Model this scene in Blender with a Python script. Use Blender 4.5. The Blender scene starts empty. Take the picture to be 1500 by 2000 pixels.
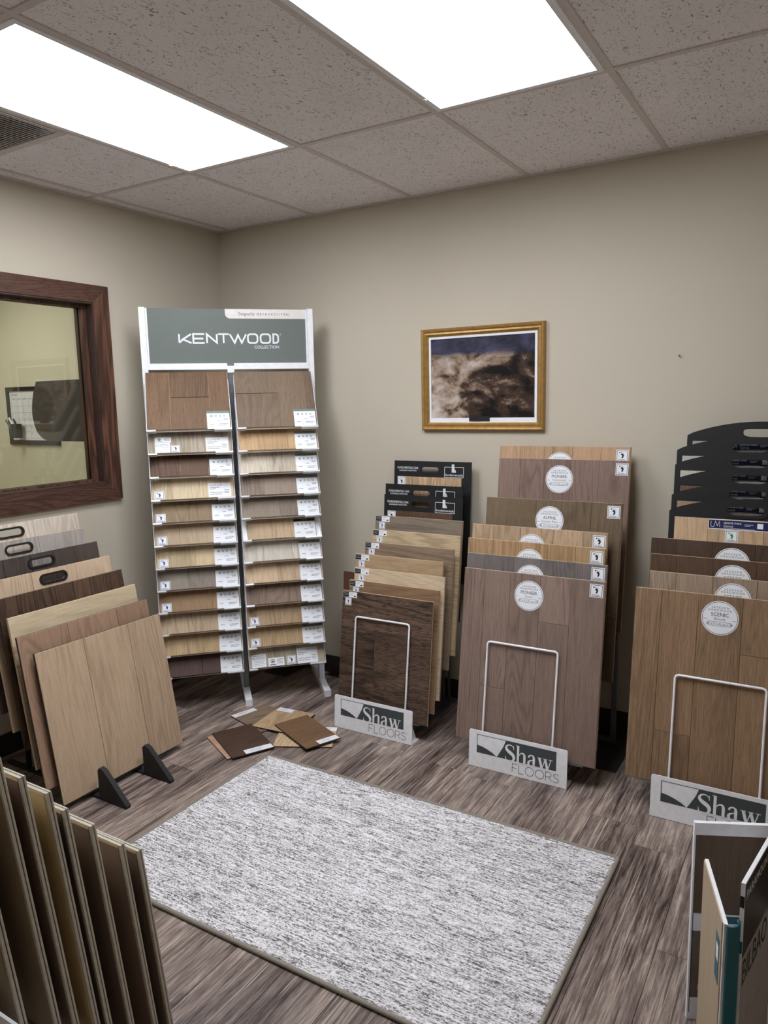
import bpy, math, random
from mathutils import Matrix, Vector
from mathutils.geometry import tessellate_polygon
random.seed(7)
SC = bpy.context.scene
COL = SC.collection

# ------------------------------------------------------------------ camera, world, exposure
def camera():
    yaw, pitch, roll = -0.546, -0.1484, -0.021
    cy, sy, cp, sp = math.cos(yaw), math.sin(yaw), math.cos(pitch), math.sin(pitch)
    f = Vector((sy * cp, cy * cp, sp)); r = Vector((cy, -sy, 0)); u = r.cross(f)
    r2 = math.cos(roll) * r + math.sin(roll) * u
    u2 = -math.sin(roll) * r + math.cos(roll) * u
    cd = bpy.data.cameras.new('camera'); co = bpy.data.objects.new('camera', cd); COL.objects.link(co)
    m = Matrix((r2, u2, -f)).transposed().to_4x4(); m.translation = Vector((3.199, -3.432, 1.589))
    co.matrix_world = m
    cd.sensor_fit = 'HORIZONTAL'; cd.sensor_width = 36.0; cd.lens = 36.0 * 1442.45 / 1500.0
    cd.clip_start = 0.05
    SC.camera = co
camera()
W_ = bpy.data.worlds.new('world'); SC.world = W_; W_.use_nodes = True
W_.node_tree.nodes['Background'].inputs[0].default_value = (0.02, 0.02, 0.02, 1)
W_.node_tree.nodes['Background'].inputs[1].default_value = 0.2
SC.view_settings.view_transform = 'Standard'; SC.view_settings.look = 'None'
SC.view_settings.gamma = 1.0; SC.view_settings.use_curve_mapping = False
SC.view_settings.exposure = 0.56
LAMP = 11.0          # radiance of the lit ceiling diffusers
OFFICE_FILL = 6.5  # radiance of the unseen troffers added to light the office

# ------------------------------------------------------------------ materials
def lin(c):
    return tuple(((v / 255) / 12.92 if v / 255 <= 0.04045 else ((v / 255 + 0.055) / 1.055) ** 2.4) for v in c) + (1.0,)
class NT:
    def __init__(s, name):
        s.m = bpy.data.materials.new(name); s.m.use_nodes = True
        s.t = s.m.node_tree; s.p = s.t.nodes['Principled BSDF']; s.out = s.t.nodes['Material Output']
    def n(s, typ, **kw):
        nd = s.t.nodes.new(typ)
        for k, v in kw.items():
            if k == 'ins':
                for i, val in v.items():
                    if hasattr(val, 'is_output') or isinstance(val, bpy.types.NodeSocket): s.t.links.new(val, nd.inputs[i])
                    else: nd.inputs[i].default_value = val
            else: setattr(nd, k, v)
        return nd
    def l(s, a, b): s.t.links.new(a, b)
    def math(s, op, a, b=0.0, c=0.0, clamp=False):
        nd = s.n('ShaderNodeMath', operation=op, ins={0: a, 1: b, 2: c}); nd.use_clamp = clamp
        return nd.outputs[0]
    def ramp(s, fac, stops, interp='LINEAR'):
        nd = s.n('ShaderNodeValToRGB', ins={0: fac}); cr = nd.color_ramp; cr.interpolation = interp
        while len(cr.elements) < len(stops): cr.elements.new(0.5)
        for e, (p, c) in zip(cr.elements, stops): e.position = p; e.color = c
        return nd.outputs[0]
    def mix(s, fac, a, b, blend='MIX'):
        nd = s.n('ShaderNodeMix', data_type='RGBA', blend_type=blend, ins={0: fac, 6: a, 7: b})
        return nd.outputs[2]
    def noise(s, vec, scale, detail=2.0, rough=0.5, dist=0.0):
        return s.n('ShaderNodeTexNoise', ins={'Vector': vec, 'Scale': scale, 'Detail': detail, 'Roughness': rough, 'Distortion': dist}).outputs['Fac']
    def objvec(s, scale=(1, 1, 1), rnd=True):
        v = s.n('ShaderNodeTexCoord').outputs['Object']
        mp = s.n('ShaderNodeMapping', ins={'Vector': v, 'Scale': scale})
        o = mp.outputs[0]
        if rnd:
            r = s.n('ShaderNodeObjectInfo').outputs['Random']
            c = s.n('ShaderNodeCombineXYZ', ins={0: s.math('MULTIPLY', r, 37.0), 1: s.math('MULTIPLY', r, 53.0), 2: s.math('MULTIPLY', r, 19.0)})
            o = s.n('ShaderNodeVectorMath', operation='ADD', ins={0: o, 1: c.outputs[0]}).outputs[0]
        return o
    def bump(s, h, strength=0.2, dist=0.002):
        b = s.n('ShaderNodeBump', ins={'Strength': strength, 'Distance': dist, 'Height': h}); s.l(b.outputs[0], s.p.inputs['Normal'])

_plain = {}
def plain(name, rgb, rough=0.5, metal=0.0, var=0.05, scale=40.0, bump=0.0, spec=0.5):
    if name in _plain: return _plain[name]
    t = NT(name); c = lin(rgb)
    v = t.objvec((1, 1, 1), False); f = t.noise(v, scale, 3.0)
    lo = tuple(x * (1 - var) for x in c[:3]) + (1,); hi = tuple(min(1, x * (1 + var)) for x in c[:3]) + (1,)
    t.l(t.ramp(f, [(0.3, lo), (0.7, hi)]), t.p.inputs['Base Color'])
    t.p.inputs['Roughness'].default_value = rough; t.p.inputs['Metallic'].default_value = metal
    t.p.inputs['Specular IOR Level'].default_value = spec
    if bump: t.bump(f, bump, 0.002)
    _plain[name] = t.m; return t.m

def wood(name, rgb, grain='y', contrast=0.35, rings=1.0, fine=1.0, var=0.10, rough=0.45, light_lines=False, scale=1.0, ringk=26.0, sat=0.82):
    t = NT(name)
    ac, al = 1.0, 0.11
    st = (ac, al, ac) if grain == 'y' else (al, ac, ac)
    v = t.objvec(st)
    v2 = t.objvec((1, 0.035, 1) if grain == 'y' else (0.035, 1, 1)); v3 = t.objvec((1, 0.06, 1) if grain == 'y' else (0.06, 1, 1))
    big = t.noise(v, 4.6 * scale, 2.5, 0.45, 0.5)
    ring = t.math('SINE', t.math('MULTIPLY', big, ringk * rings * 7))
    ring = t.math('POWER', t.math('MULTIPLY_ADD', ring, 0.5, 0.5), 2.2)
    fib = t.noise(v2, 210.0 * scale, 4.0, 0.7)
    tone = t.noise(v, 2.6 * scale, 3.0, 0.55)
    pore = t.noise(v3, 420.0 * scale, 1.0, 0.5)
    zone = t.math('MULTIPLY', t.math('SUBTRACT', t.noise(v, 3.1 * scale, 1.0), 0.36), 4.0, clamp=True)
    fac = t.math('SUBTRACT', t.math('MULTIPLY', fib, 0.62 * fine), t.math('MULTIPLY', t.math('MULTIPLY', ring, zone), 0.17))
    fac = t.math('ADD', t.math('ADD', fac, 0.12), t.math('MULTIPLY', tone, 0.36))
    c = lin(rgb); g_ = 0.3 * c[0] + 0.59 * c[1] + 0.11 * c[2]
    c = tuple(g_ + (x - g_) * sat for x in c[:3]) + (1,); k = contrast
    dk = tuple(x * (1 - k) * (0.98 if i == 0 else 0.95 if i == 1 else 0.92) for i, x in enumerate(c[:3])) + (1,)
    hi = tuple(min(1, x * (1 + k * 0.85)) for x in c[:3]) + (1,)
    if light_lines: hi = tuple(min(1, x * (1 + k * 1.6)) for x in c[:3]) + (1,)
    col = t.ramp(fac, [(0.40, dk), (0.55, c), (0.72, hi)])
    pm = t.math('MULTIPLY', t.math('GREATER_THAN', pore, 0.58), 0.45 * k / 0.35, clamp=True)
    col = t.mix(pm, col, dk)
    # sparse knots
    vk = t.objvec((1.0, 0.55, 1.0) if grain == 'y' else (0.55, 1.0, 1.0))
    vo = t.n('ShaderNodeTexVoronoi', ins={'Vector': vk, 'Scale': 2.6}); 
    kn = t.math('SUBTRACT', 1.0, t.math('MULTIPLY', vo.outputs['Distance'], 11.0), clamp=True)
    col = t.mix(t.math('MULTIPLY', kn, 0.55), col, tuple(x * 0.35 for x in c[:3]) + (1,))
    r = t.n('ShaderNodeObjectInfo').outputs['Random']
    val = t.math('MULTIPLY_ADD', r, 2 * var, 1 - var)
    col = t.n('ShaderNodeHueSaturation', ins={'Value': val, 'Color': col, 'Saturation': 1.0}).outputs[0]
    t.l(col, t.p.inputs['Base Color'])
    t.p.inputs['Roughness'].default_value = rough + 0.1; t.p.inputs['Specular IOR Level'].default_value = 0.28
    t.bump(t.math('SUBTRACT', fib, pm), 0.12, 0.001)
    return t.m

def m_floor():
    t = NT('dark_vinyl_plank')
    v = t.objvec((1, 0.16, 1)); v2 = t.objvec((1, 0.04, 1)); v3 = t.objvec((1, 0.13, 1)); v4 = t.objvec((1, 0.022, 1)); v5 = t.objvec((1.3, 0.022, 1))
    a = t.noise(v, 7.0, 4.0, 0.6, 1.2); b = t.noise(v2, 130.0, 4.0, 0.75); d = t.noise(v3, 46.0, 5.0, 0.75, 1.0); s = t.noise(v, 60.0, 3.0, 0.7)
    fac = t.math('ADD', t.math('MULTIPLY', a, 0.38), t.math('ADD', t.math('MULTIPLY', b, 0.34), t.math('ADD', t.math('MULTIPLY', d, 0.26), t.math('MULTIPLY', s, 0.06))))
    col = t.ramp(fac, [(0.41, lin((40, 30, 28))), (0.475, lin((86, 72, 67))), (0.535, lin((117, 102, 95))), (0.63, lin((166, 148, 134)))])
    ck = t.math('MULTIPLY', t.math('SUBTRACT', t.noise(v4, 75.0, 2.0, 0.6, 0.3), 0.61), 16.0, clamp=True)
    lt = t.math('MULTIPLY', t.math('SUBTRACT', t.noise(v5, 95.0, 2.0, 0.6, 0.3), 0.61), 16.0, clamp=True)
    col = t.mix(t.math('MULTIPLY', lt, 0.5), col, lin((184, 168, 154)))
    col = t.mix(t.math('MULTIPLY', ck, 0.75), col, lin((34, 24, 23)))
    r = t.n('ShaderNodeObjectInfo').outputs['Random']
    col = t.n('ShaderNodeHueSaturation', ins={'Value': t.math('MULTIPLY_ADD', r, 0.20, 1.30), 'Color': col, 'Saturation': 0.9}).outputs[0]
    t.l(col, t.p.inputs['Base Color']); t.p.inputs['Roughness'].default_value = 0.42
    t.bump(t.math('ADD', b, d), 0.25, 0.0012)
    return t.m
def m_wall(name, rgb):
    t = NT(name); v = t.objvec((1, 1, 1), False)
    f = t.noise(v, 260.0, 2.0); g = t.noise(v, 1.3, 2.0); c = lin(rgb)
    t.l(t.ramp(g, [(0.3, tuple(x * 0.97 for x in c[:3]) + (1,)), (0.7, tuple(x * 1.03 for x in c[:3]) + (1,))]), t.p.inputs['Base Color'])
    t.p.inputs['Roughness'].default_value = 0.75; t.bump(f, 0.12, 0.0015); return t.m
def m_tile():
    t = NT('fissured_acoustic_tile'); v = t.objvec((1, 1, 1)); vs = t.objvec((2.2, 1, 1))
    a = t.noise(vs, 56.0, 2.0, 0.5, 1.6); b = t.noise(v, 190.0, 2.0); g = t.noise(v, 5.0, 2.0)
    fis = t.math('GREATER_THAN', a, 0.64); pin = t.math('GREATER_THAN', b, 0.69)
    m = t.math('MAXIMUM', fis, t.math('MULTIPLY', pin, 0.55))
    c = lin((250, 246, 249))
    base = t.ramp(g, [(0.3, tuple(x * 0.95 for x in c[:3]) + (1,)), (0.7, c)])
    t.l(t.mix(t.math('MULTIPLY', m, 0.72), base, lin((88, 78, 75))), t.p.inputs['Base Color'])
    t.p.inputs['Roughness'].default_value = 0.95
    t.bump(t.math('SUBTRACT', t.math('MULTIPLY', b, 0.35), m), 0.5, 0.003); return t.m
def m_rug():
    t = NT('heathered_loop_pile'); v = t.objvec((0.09, 1, 1), False); v2 = t.objvec((0.30, 1, 1), False); v3 = t.objvec((1, 1, 1), False); v4 = t.objvec((0.55, 1, 1), False)
    a = t.noise(v, 170.0, 2.0, 0.6); b = t.noise(v2, 260.0, 2.0, 0.6); c = t.noise(v3, 420.0, 2.0, 0.6); g = t.noise(v, 30.0, 2.0); d = t.noise(v4, 260.0, 2.0, 0.7)
    f = t.math('ADD', t.math('MULTIPLY', a, 0.36), t.math('ADD', t.math('MULTIPLY', b, 0.34), t.math('ADD', t.math('MULTIPLY', c, 0.16), t.math('ADD', t.math('MULTIPLY', g, 0.10), t.math('MULTIPLY', d, 0.18)))))
    col = t.ramp(f, [(0.46, lin((92, 86, 86))), (0.53, lin((150, 145, 146))), (0.575, lin((222, 219, 222))), (0.66, lin((250, 249, 252)))])
    t.l(col, t.p.inputs['Base Color']); t.p.inputs['Roughness'].default_value = 0.95; t.p.inputs['Specular IOR Level'].default_value = 0.1
    t.bump(f, 0.8, 0.006); return t.m
def m_emit(name, rgb, strength):
    t = NT(name); e = t.n('ShaderNodeEmission', ins={0: lin(rgb), 1: strength})
    v = t.objvec((1, 1, 1), False); f = t.noise(v, 220.0, 2.0)
    t.l(t.ramp(f, [(0.3, lin((rgb[0] - 4, rgb[1] - 3, rgb[2] - 2))), (0.7, lin(rgb))]), e.inputs[0])
    t.l(e.outputs[0], t.out.inputs[0]); return t.m
def m_glass():
    t = NT('window_glass'); fr = t.n('ShaderNodeFresnel', ins={0: 1.5})
    g = t.n('ShaderNodeBsdfGlossy', ins={0: (1, 1, 1, 1), 1: 0.0}); tr = t.n('ShaderNodeBsdfTransparent', ins={0: (0.93, 0.95, 0.93, 1)})
    mx = t.n('ShaderNodeMixShader', ins={0: t.math('MULTIPLY', fr.outputs[0], 1.0), 1: tr.outputs[0], 2: g.outputs[0]})
    t.l(mx.outputs[0], t.out.inputs[0]); return t.m
def m_art():
    t = NT('abstract_print'); co = t.n('ShaderNodeTexCoord').outputs['Generated']
    sp = t.n('ShaderNodeSeparateXYZ', ins={0: co}); x, y = sp.outputs[0], sp.outputs[1]
    n = t.noise(co, 3.4, 4.0, 0.55, 0.8); n2 = t.noise(co, 9.0, 4.0, 0.6)
    sm = t.math('ADD', t.math('MULTIPLY', n, 0.7), t.math('MULTIPLY', n2, 0.3))
    lo = t.ramp(t.math('SUBTRACT', t.math('ADD', sm, 0.10), t.math('MULTIPLY', x, 0.22)), [(0.38, lin((22, 19, 20))), (0.48, lin((70, 54, 46))), (0.55, lin((150, 128, 110))), (0.68, lin((205, 196, 190)))])
    hi = t.ramp(sm, [(0.35, lin((28, 28, 40))), (0.65, lin((78, 78, 104)))])
    band = t.math('MULTIPLY', t.math('SUBTRACT', t.math('ADD', y, t.math('MULTIPLY', n2, 0.10)), 0.80), 14.0, clamp=True)
    t.l(t.mix(band, lo, hi), t.p.inputs['Base Color']); t.p.inputs['Roughness'].default_value = 0.25; return t.m

WALL = m_wall('greige_wall_paint', (198, 189, 172)); CREAM = m_wall('cream_wall_paint', (222, 217, 194))
FLOORM = m_floor(); TILE = m_tile(); GRID = plain('grid_white_enamel', (214, 206, 203), 0.5)
WHITE = plain('white_powder_coat', (243, 244, 249), 0.4); GREYM = plain('grey_steel', (118, 120, 124), 0.4, 0.4); BLACK = plain('black_board', (11, 12, 14), 0.6)
PAPER = plain('white_card', (238, 240, 246), 0.6, var=0.02); INK = plain('black_ink', (26, 26, 30), 0.7); GREYINK = plain('grey_ink', (140, 144, 150), 0.7); BLUEINK = plain('blue_ink', (22, 34, 120), 0.6)
GREENINK = plain('green_ink', (22, 130, 70), 0.6); SAGE = plain('sage_grey_panel', (104, 112, 107), 0.5, var=0.02); SAGED = plain('sage_card_header', (108, 128, 120), 0.6)
LOGO = plain('charcoal_logo', (66, 73, 75), 0.6, var=0.02); BLACKM = plain('black_painted_wood', (26, 27, 29), 0.6, var=0.2, bump=0.3)
BASEB = plain('dark_rubber_base', (42, 36, 33), 0.5); TEAL = plain('teal_cover', (0, 92, 104), 0.45); NAVY = plain('navy_label', (22, 30, 78), 0.5)
EDGE = plain('pale_board_edge', (205, 184, 152), 0.6, var=0.12, scale=120); DEDGE = plain('dark_board_edge', (40, 34, 30), 0.7)
GOLD = plain('gold_leaf_frame', (168, 130, 72), 0.4, 0.4, var=0.15); TRIMW = wood('stained_fir_trim', (86, 56, 42), 'y', 0.55, var=0.06, ringk=34)
TRIMH = wood('stained_fir_trim_horizontal', (86, 56, 42), 'x', 0.55, var=0.06, ringk=34)
GLASS = m_glass(); LIT = m_emit('lit_diffuser', (247, 250, 255), LAMP); LITO = m_emit('office_fill_diffuser', (255, 250, 236), OFFICE_FILL)
BIND = plain('taupe_binding_tape', (142, 134, 124), 0.8, var=0.15, scale=300); RUG = m_rug(); DARKP = plain('dark_grey_plastic', (72, 66, 66), 0.35, var=0.06)
CLEAR = plain('clear_clip_plastic', (214, 217, 222), 0.2)

# ------------------------------------------------------------------ mesh helper
_tc = {}
def text_geo(s):
    if s not in _tc:
        cu = bpy.data.curves.new('tmp_text', 'FONT'); cu.body = s; cu.size = 1.0; cu.resolution_u = 3
        ob = bpy.data.objects.new('tmp_text', cu); COL.objects.link(ob)
        dg = bpy.context.evaluated_depsgraph_get(); me = bpy.data.meshes.new_from_object(ob.evaluated_get(dg))
        _tc[s] = ([tuple(v.co[:2]) for v in me.vertices], [tuple(p.vertices) for p in me.polygons])
        bpy.data.objects.remove(ob); bpy.data.meshes.remove(me); bpy.data.curves.remove(cu)
    return _tc[s]
def pill(cx, cy, w, h, n=8):
    r = h / 2; pts = []
    for i in range(n + 1):
        a = -math.pi / 2 + math.pi * i / n; pts.append((cx + w / 2 - r + r * math.cos(a), cy + r * math.sin(a)))
    for i in range(n + 1):
        a = math.pi / 2 + math.pi * i / n; pts.append((cx - w / 2 + r + r * math.cos(a), cy + r * math.sin(a)))
    return pts
def circ(cx, cy, r, n=32, ry=None):
    return [(cx + r * math.cos(2 * math.pi * i / n), cy + (ry or r) * math.sin(2 * math.pi * i / n)) for i in range(n)]
def rect(x0, y0, x1, y1): return [(x0, y0), (x1, y0), (x1, y1), (x0, y1)]
def rrect(x0, y0, x1, y1, r, corners=(1, 1, 1, 1), n=5):
    out = []
    for k, (cx, cy, a0) in enumerate(((x0 + r, y0 + r, math.pi), (x1 - r, y0 + r, 1.5 * math.pi), (x1 - r, y1 - r, 0), (x0 + r, y1 - r, .5 * math.pi))):
        if corners[k]:
            for i in range(n + 1):
                a = a0 + .5 * math.pi * i / n; out.append((cx + r * math.cos(a), cy + r * math.sin(a)))
        else: out.append(((x0, x1, x1, x0)[k], (y0, y0, y1, y1)[k]))
    return out
def catmull(P, n=6):
    out = []
    for i in range(len(P) - 1):
        p0 = P[max(0, i - 1)]; p1 = P[i]; p2 = P[i + 1]; p3 = P[min(len(P) - 1, i + 2)]
        for k in range(n):
            t = k / n
            out.append(tuple(.5 * (2 * b + (c - a) * t + (2 * a - 5 * b + 4 * c - d) * t * t + (3 * b - a - 3 * c + d) * t ** 3) for a, b, c, d in zip(p0, p1, p2, p3)))
    out.append(tuple(P[-1])); return out
class MB:
    def __init__(s): s.v = []; s.f = []; s.smooth = False
    def add(s, vs, fs):
        o = len(s.v); s.v += [tuple(p) for p in vs]; s.f += [tuple(i + o for i in f) for f in fs]; return s
    def box(s, x0, x1, y0, y1, z0, z1):
        return s.add([(x0, y0, z0), (x1, y0, z0), (x1, y1, z0), (x0, y1, z0), (x0, y0, z1), (x1, y0, z1), (x1, y1, z1), (x0, y1, z1)],
                     [(0, 3, 2, 1), (4, 5, 6, 7), (0, 1, 5, 4), (1, 2, 6, 5), (2, 3, 7, 6), (3, 0, 4, 7)])
    def cbox(s, x0, x1, y0, y1, z0, z1, c=0.001):
        # box with chamfered front (z1) edges
        vs = [(x0, y0, z0), (x1, y0, z0), (x1, y1, z0), (x0, y1, z0), (x0, y0, z1 - c), (x1, y0, z1 - c), (x1, y1, z1 - c), (x0, y1, z1 - c),
              (x0 + c, y0 + c, z1), (x1 - c, y0 + c, z1), (x1 - c, y1 - c, z1), (x0 + c, y1 - c, z1)]
        fs = [(0, 3, 2, 1), (8, 9, 10, 11)]
        for i in range(4):
            j = (i + 1) % 4; fs += [(i, j, 4 + j, 4 + i), (4 + i, 4 + j, 8 + j, 8 + i)]
        return s.add(vs, fs)
    def plate(s, outer, z0, z1, holes=()):
        loops = [list(outer)] + [list(h) for h in holes]
        flat = [p for l in loops for p in l]; n = len(flat)
        tris = tessellate_polygon([[Vector((p[0], p[1], 0)) for p in l] for l in loops])
        vs = [(p[0], p[1], z1) for p in flat] + [(p[0], p[1], z0) for p in flat]; fs = []
        for a, b, c in tris:
            A, B, Cc = flat[a], flat[b], flat[c]
            if (B[0] - A[0]) * (Cc[1] - A[1]) - (B[1] - A[1]) * (Cc[0] - A[0]) < 0: a, b, c = a, c, b
            fs += [(a, b, c), (a + n, c + n, b + n)]
        o = 0
        for li, l in enumerate(loops):
            m = len(l); ar = sum(l[i][0] * l[(i + 1) % m][1] - l[(i + 1) % m][0] * l[i][1] for i in range(m))
            rev = (ar < 0) != (li > 0)
            for i in range(m):
                a, b = o + i, o + (i + 1) % m
                fs.append((a, b, b + n, a + n) if rev else (a, a + n, b + n, b))
            o += m
        return s.add(vs, fs)
    def flat(s, poly, z, holes=()):
        loops = [list(poly)] + [list(h) for h in holes]; fl = [p for l in loops for p in l]; fs = []
        for a, b, c in tessellate_polygon([[Vector((p[0], p[1], 0)) for p in l] for l in loops]):
            A, B, Cc = fl[a], fl[b], fl[c]
            if (B[0] - A[0]) * (Cc[1] - A[1]) - (B[1] - A[1]) * (Cc[0] - A[0]) < 0: b, c = c, b
            fs.append((a, b, c))
        return s.add([(p[0], p[1], z) for p in fl], fs)
    def stroke(s, pts, w, z, closed=False, cap=False):
        """flat ribbon; w half width or list of half widths"""
        n = len(pts); ws = w if isinstance(w, (list, tuple)) else [w] * n; vs = []
        for i in range(n):
            if closed: a, b = pts[i - 1], pts[(i + 1) % n]
            else: a, b = pts[max(0, i - 1)], pts[min(n - 1, i + 1)]
            p = Vector(pts[i][:2])
            d1 = (p - Vector(a[:2])); d2 = (Vector(b[:2]) - p)
            if d1.length < 1e-9: d1 = d2
            if d2.length < 1e-9: d2 = d1
            d1.normalize(); d2.normalize(); t = d1 + d2
            t = d1 if t.length < 1e-6 else t.normalized()
            nn = Vector((-t.y, t.x)); k = ws[i] / max(0.35, nn.dot(Vector((-d1.y, d1.x))))
            vs += [(p.x + nn.x * k, p.y + nn.y * k, z), (p.x - nn.x * k, p.y - nn.y * k, z)]
        fs = [(2 * i, 2 * i + 1, 2 * ((i + 1) % n) + 1, 2 * ((i + 1) % n)) for i in range(n if closed else n - 1)]
        return s.add(vs, fs)
    def text(s, t, x, y, size, z, sx=1.0, align='L', bold=0.0):
        vs, fs = text_geo(t)
        if not vs: return s
        x0 = min(p[0] for p in vs); x1 = max(p[0] for p in vs)
        off = {'L': x0, 'C': (x0 + x1) / 2, 'R': x1}[align]
        return s.add([((p[0] - off) * size * sx + x, p[1] * size + y, z) for p in vs], fs)
    def text_fit(s, t, x0, x1, y, size, z):
        vs, fs = text_geo(t); a = min(p[0] for p in vs); b = max(p[0] for p in vs); k = (x1 - x0) / (b - a)
        return s.add([((p[0] - a) * k + x0, p[1] * size + y, z) for p in vs], fs)
    def tube(s, pts, r, n=8, closed=False):
        P = [Vector(p) for p in pts]; m = len(P); vs = []; up = None
        for i in range(m):
            a = P[i - 1] if (closed or i) else P[0]; b = P[(i + 1) % m] if (closed or i < m - 1) else P[-1]
            t = (b - a).normalized()
            if up is None: up = t.orthogonal().normalized()
            up = (up - t * up.dot(t)).normalized(); w = t.cross(up)
            for k in range(n):
                an = 2 * math.pi * k / n; vs.append(tuple(P[i] + up * (r * math.cos(an)) + w * (r * math.sin(an))))
        fs = []
        for i in range(m if closed else m - 1):
            for k in range(n):
                a = i * n + k; b = i * n + (k + 1) % n; c = ((i + 1) % m) * n + (k + 1) % n; d = ((i + 1) % m) * n + k
                fs.append((a, b, c, d))
        if not closed: fs += [tuple(reversed(range(n))), tuple(range((m - 1) * n, m * n))]
        s.smooth = True
        return s.add(vs, fs)
    def xf(s, M): s.v = [tuple(M @ Vector(p)) for p in s.v]; return s
    def mesh(s, name):
        me = bpy.data.meshes.new(name); me.from_pydata(s.v, [], s.f); me.update()
        if s.smooth: me.shade_smooth()
        return me
    def build(s, name, mat, parent=None, M=None):
        return link(name, s.mesh(name), mat, parent, M)
def link(name, me, mat, parent=None, M=None):
    o = bpy.data.objects.new(name, me); COL.objects.link(o)
    if mat is not None and not me.materials: me.materials.append(mat)
    if parent is not None: o.parent = parent
    if M is not None: o.matrix_local = M
    return o
def thing(name, label, cat, M=None, group=None):
    o = bpy.data.objects.new(name, None); o.empty_display_size = 0.05; COL.objects.link(o)
    if M is not None: o.matrix_world = M
    tag(o, label, cat, group); return o
def tag(o, label, cat, group=None):
    o['label'] = label; o['category'] = cat
    if group: o['group'] = group
    return o
def struct(o): o['kind'] = 'structure'; return o
def frame(o, x, y, z):
    m = Matrix((Vector(x), Vector(y), Vector(z))).transposed().to_4x4(); m.translation = Vector(o); return m
def T(x, y, z): return Matrix.Translation((x, y, z))

# ------------------------------------------------------------------ room shell
RX, RY, H = 4.2, -4.4, 2.60
fl = struct(MB().box(-0.12, RX, RY, 0, -0.06, -0.004).build('floor', BASEB))
pw, pl = 0.178, 1.22
ncol = int(RX / pw) + 1
for c in range(ncol):
    y = -random.random() * pl + 0.6
    while y > RY:
        y1 = min(0.0, y); y0 = max(RY, y - pl); x0 = c * pw; x1 = min(RX, x0 + pw)
        if y1 - y0 > 0.02 and x1 - x0 > 0.01:
            hx, hy = (x1 - x0) / 2 - 0.0006, (y1 - y0) / 2 - 0.0006
            MB().cbox(-hx, hx, -hy, hy, -0.004, 0.0, 0.0008).build('plank', FLOORM, fl, T((x0 + x1) / 2, (y0 + y1) / 2, 0))
        y -= pl
struct(MB().box(0, RX + 0.12, 0, 0.12, 0, 2.75).build('wall_back', WALL))
# left wall with the window opening: local x = world y, local y = world z
WY0, WY1, WZ0, WZ1 = -2.25, -0.94, 1.205, 2.105
lw = MB().plate(rect(RY, 0, 0, 2.75), -0.12, 0.0, [rect(WY0, WZ0, WY1, WZ1)])
LWM = frame((0, 0, 0), (0, 1, 0), (0, 0, 1), (1, 0, 0))
struct(lw.build('wall_left', WALL, None, LWM))
struct(MB().box(RX, RX + 0.12, RY, 0, 0, 2.75).build('wall_right', WALL))
struct(MB().box(-0.12, RX + 0.12, RY - 0.12, RY, 0, 2.75).build('wall_front', WALL))
struct(MB().box(0.008, RX, -0.008, 0, 0, 0.105).build('baseboard_back', BASEB))
struct(MB().box(0, 0.008, RY, 0, 0, 0.105).build('baseboard_left', BASEB))
# ceiling
X0, YC, TT = 0.098, -0.921, 0.6096
ceil = struct(MB().box(-0.12, RX + 0.12, RY - 0.12, 0.12, 2.75, 2.80).build('ceiling', GRID))
xs = [0.0] + [X0 + TT * i for i in range(7)] + [RX]
ys = [0.0, YC, YC - 2 * TT, YC - 4 * TT, RY]
def tile(x0, x1, y0, y1):
    hx, hy = (x1 - x0) / 2 - 0.003, (y1 - y0) / 2 - 0.003
    MB().box(-hx, hx, -hy, hy, 0, 0.015).build('ceiling_tile', TILE, ceil, T((x0 + x1) / 2, (y0 + y1) / 2, H + 0.004))
for i in range(len(xs) - 1):
    for j in range(len(ys) - 1):
        if j == 1 and i in (2, 4): continue
        if j == 1 and i == 1: tile(xs[1], xs[2], YC - TT, YC); continue
        tile(xs[i], xs[i + 1], ys[j + 1], ys[j])
for x in xs[1:-1]:
    MB().box(x - 0.012, x + 0.012, RY, 0, H, H + 0.004).box(x - 0.002, x + 0.002, RY, 0, H + 0.004, H + 0.04).build('ceiling_tee', GRID, ceil)
for y in ys[1:-1]:
    for i in range(len(xs) - 1):
        MB().box(xs[i] + 0.012, xs[i + 1] - 0.012, y - 0.012, y + 0.012, H, H + 0.004).build('ceiling_tee', GRID, ceil)
MB().box(xs[1] + 0.012, xs[2] - 0.012, YC - TT - 0.012, YC - TT + 0.012, H, H + 0.004).build('ceiling_tee', GRID, ceil)
MB().box(0, RX, -0.022, 0, H - 0.001, H + 0.003).build('wall_angle', GRID, ceil)
MB().box(0, 0.022, RY, -0.022, H - 0.001, H + 0.003).build('wall_angle', GRID, ceil)
def troffer(x0, y1, label, lit=LIT, group='ceiling troffers'):
    t = thing('ceiling_light', label, 'ceiling light', T(x0 + TT / 2, y1 - TT, H), group)
    a, b = TT / 2 - 0.013, TT - 0.013
    f = MB().plate(rect(-a, -b, a, b), -0.003, 0.012, [rect(-a + 0.02, -b + 0.02, a - 0.02, b - 0.02)])
    f.build('door_frame', WHITE, t)
    MB().box(-a, a, -b, b, 0.06, 0.075).build('housing', WHITE, t)
    MB().box(-a + 0.016, a - 0.016, -b + 0.016, b - 0.016, 0.004, 0.008).build('diffuser', lit, t)
    for sx in (-1, 1):
        MB().box(sx * (a - 0.012) - 0.003, sx * (a - 0.012) + 0.003, b - 0.13, b - 0.115, -0.006, -0.003).build('latch', GRID, t)
    return t
troffer(xs[2], YC, 'long lit ceiling troffer panel near the left wall above the tall display stand')
troffer(xs[4], YC, 'lit ceiling troffer panel cut by the top edge, right of the other one')
vt = thing('air_vent', 'grey louvred air vent set in the ceiling beside the left wall', 'air vent', T(xs[1] + TT / 2, YC - 1.5 * TT, H))
a = TT / 2 - 0.013
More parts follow.
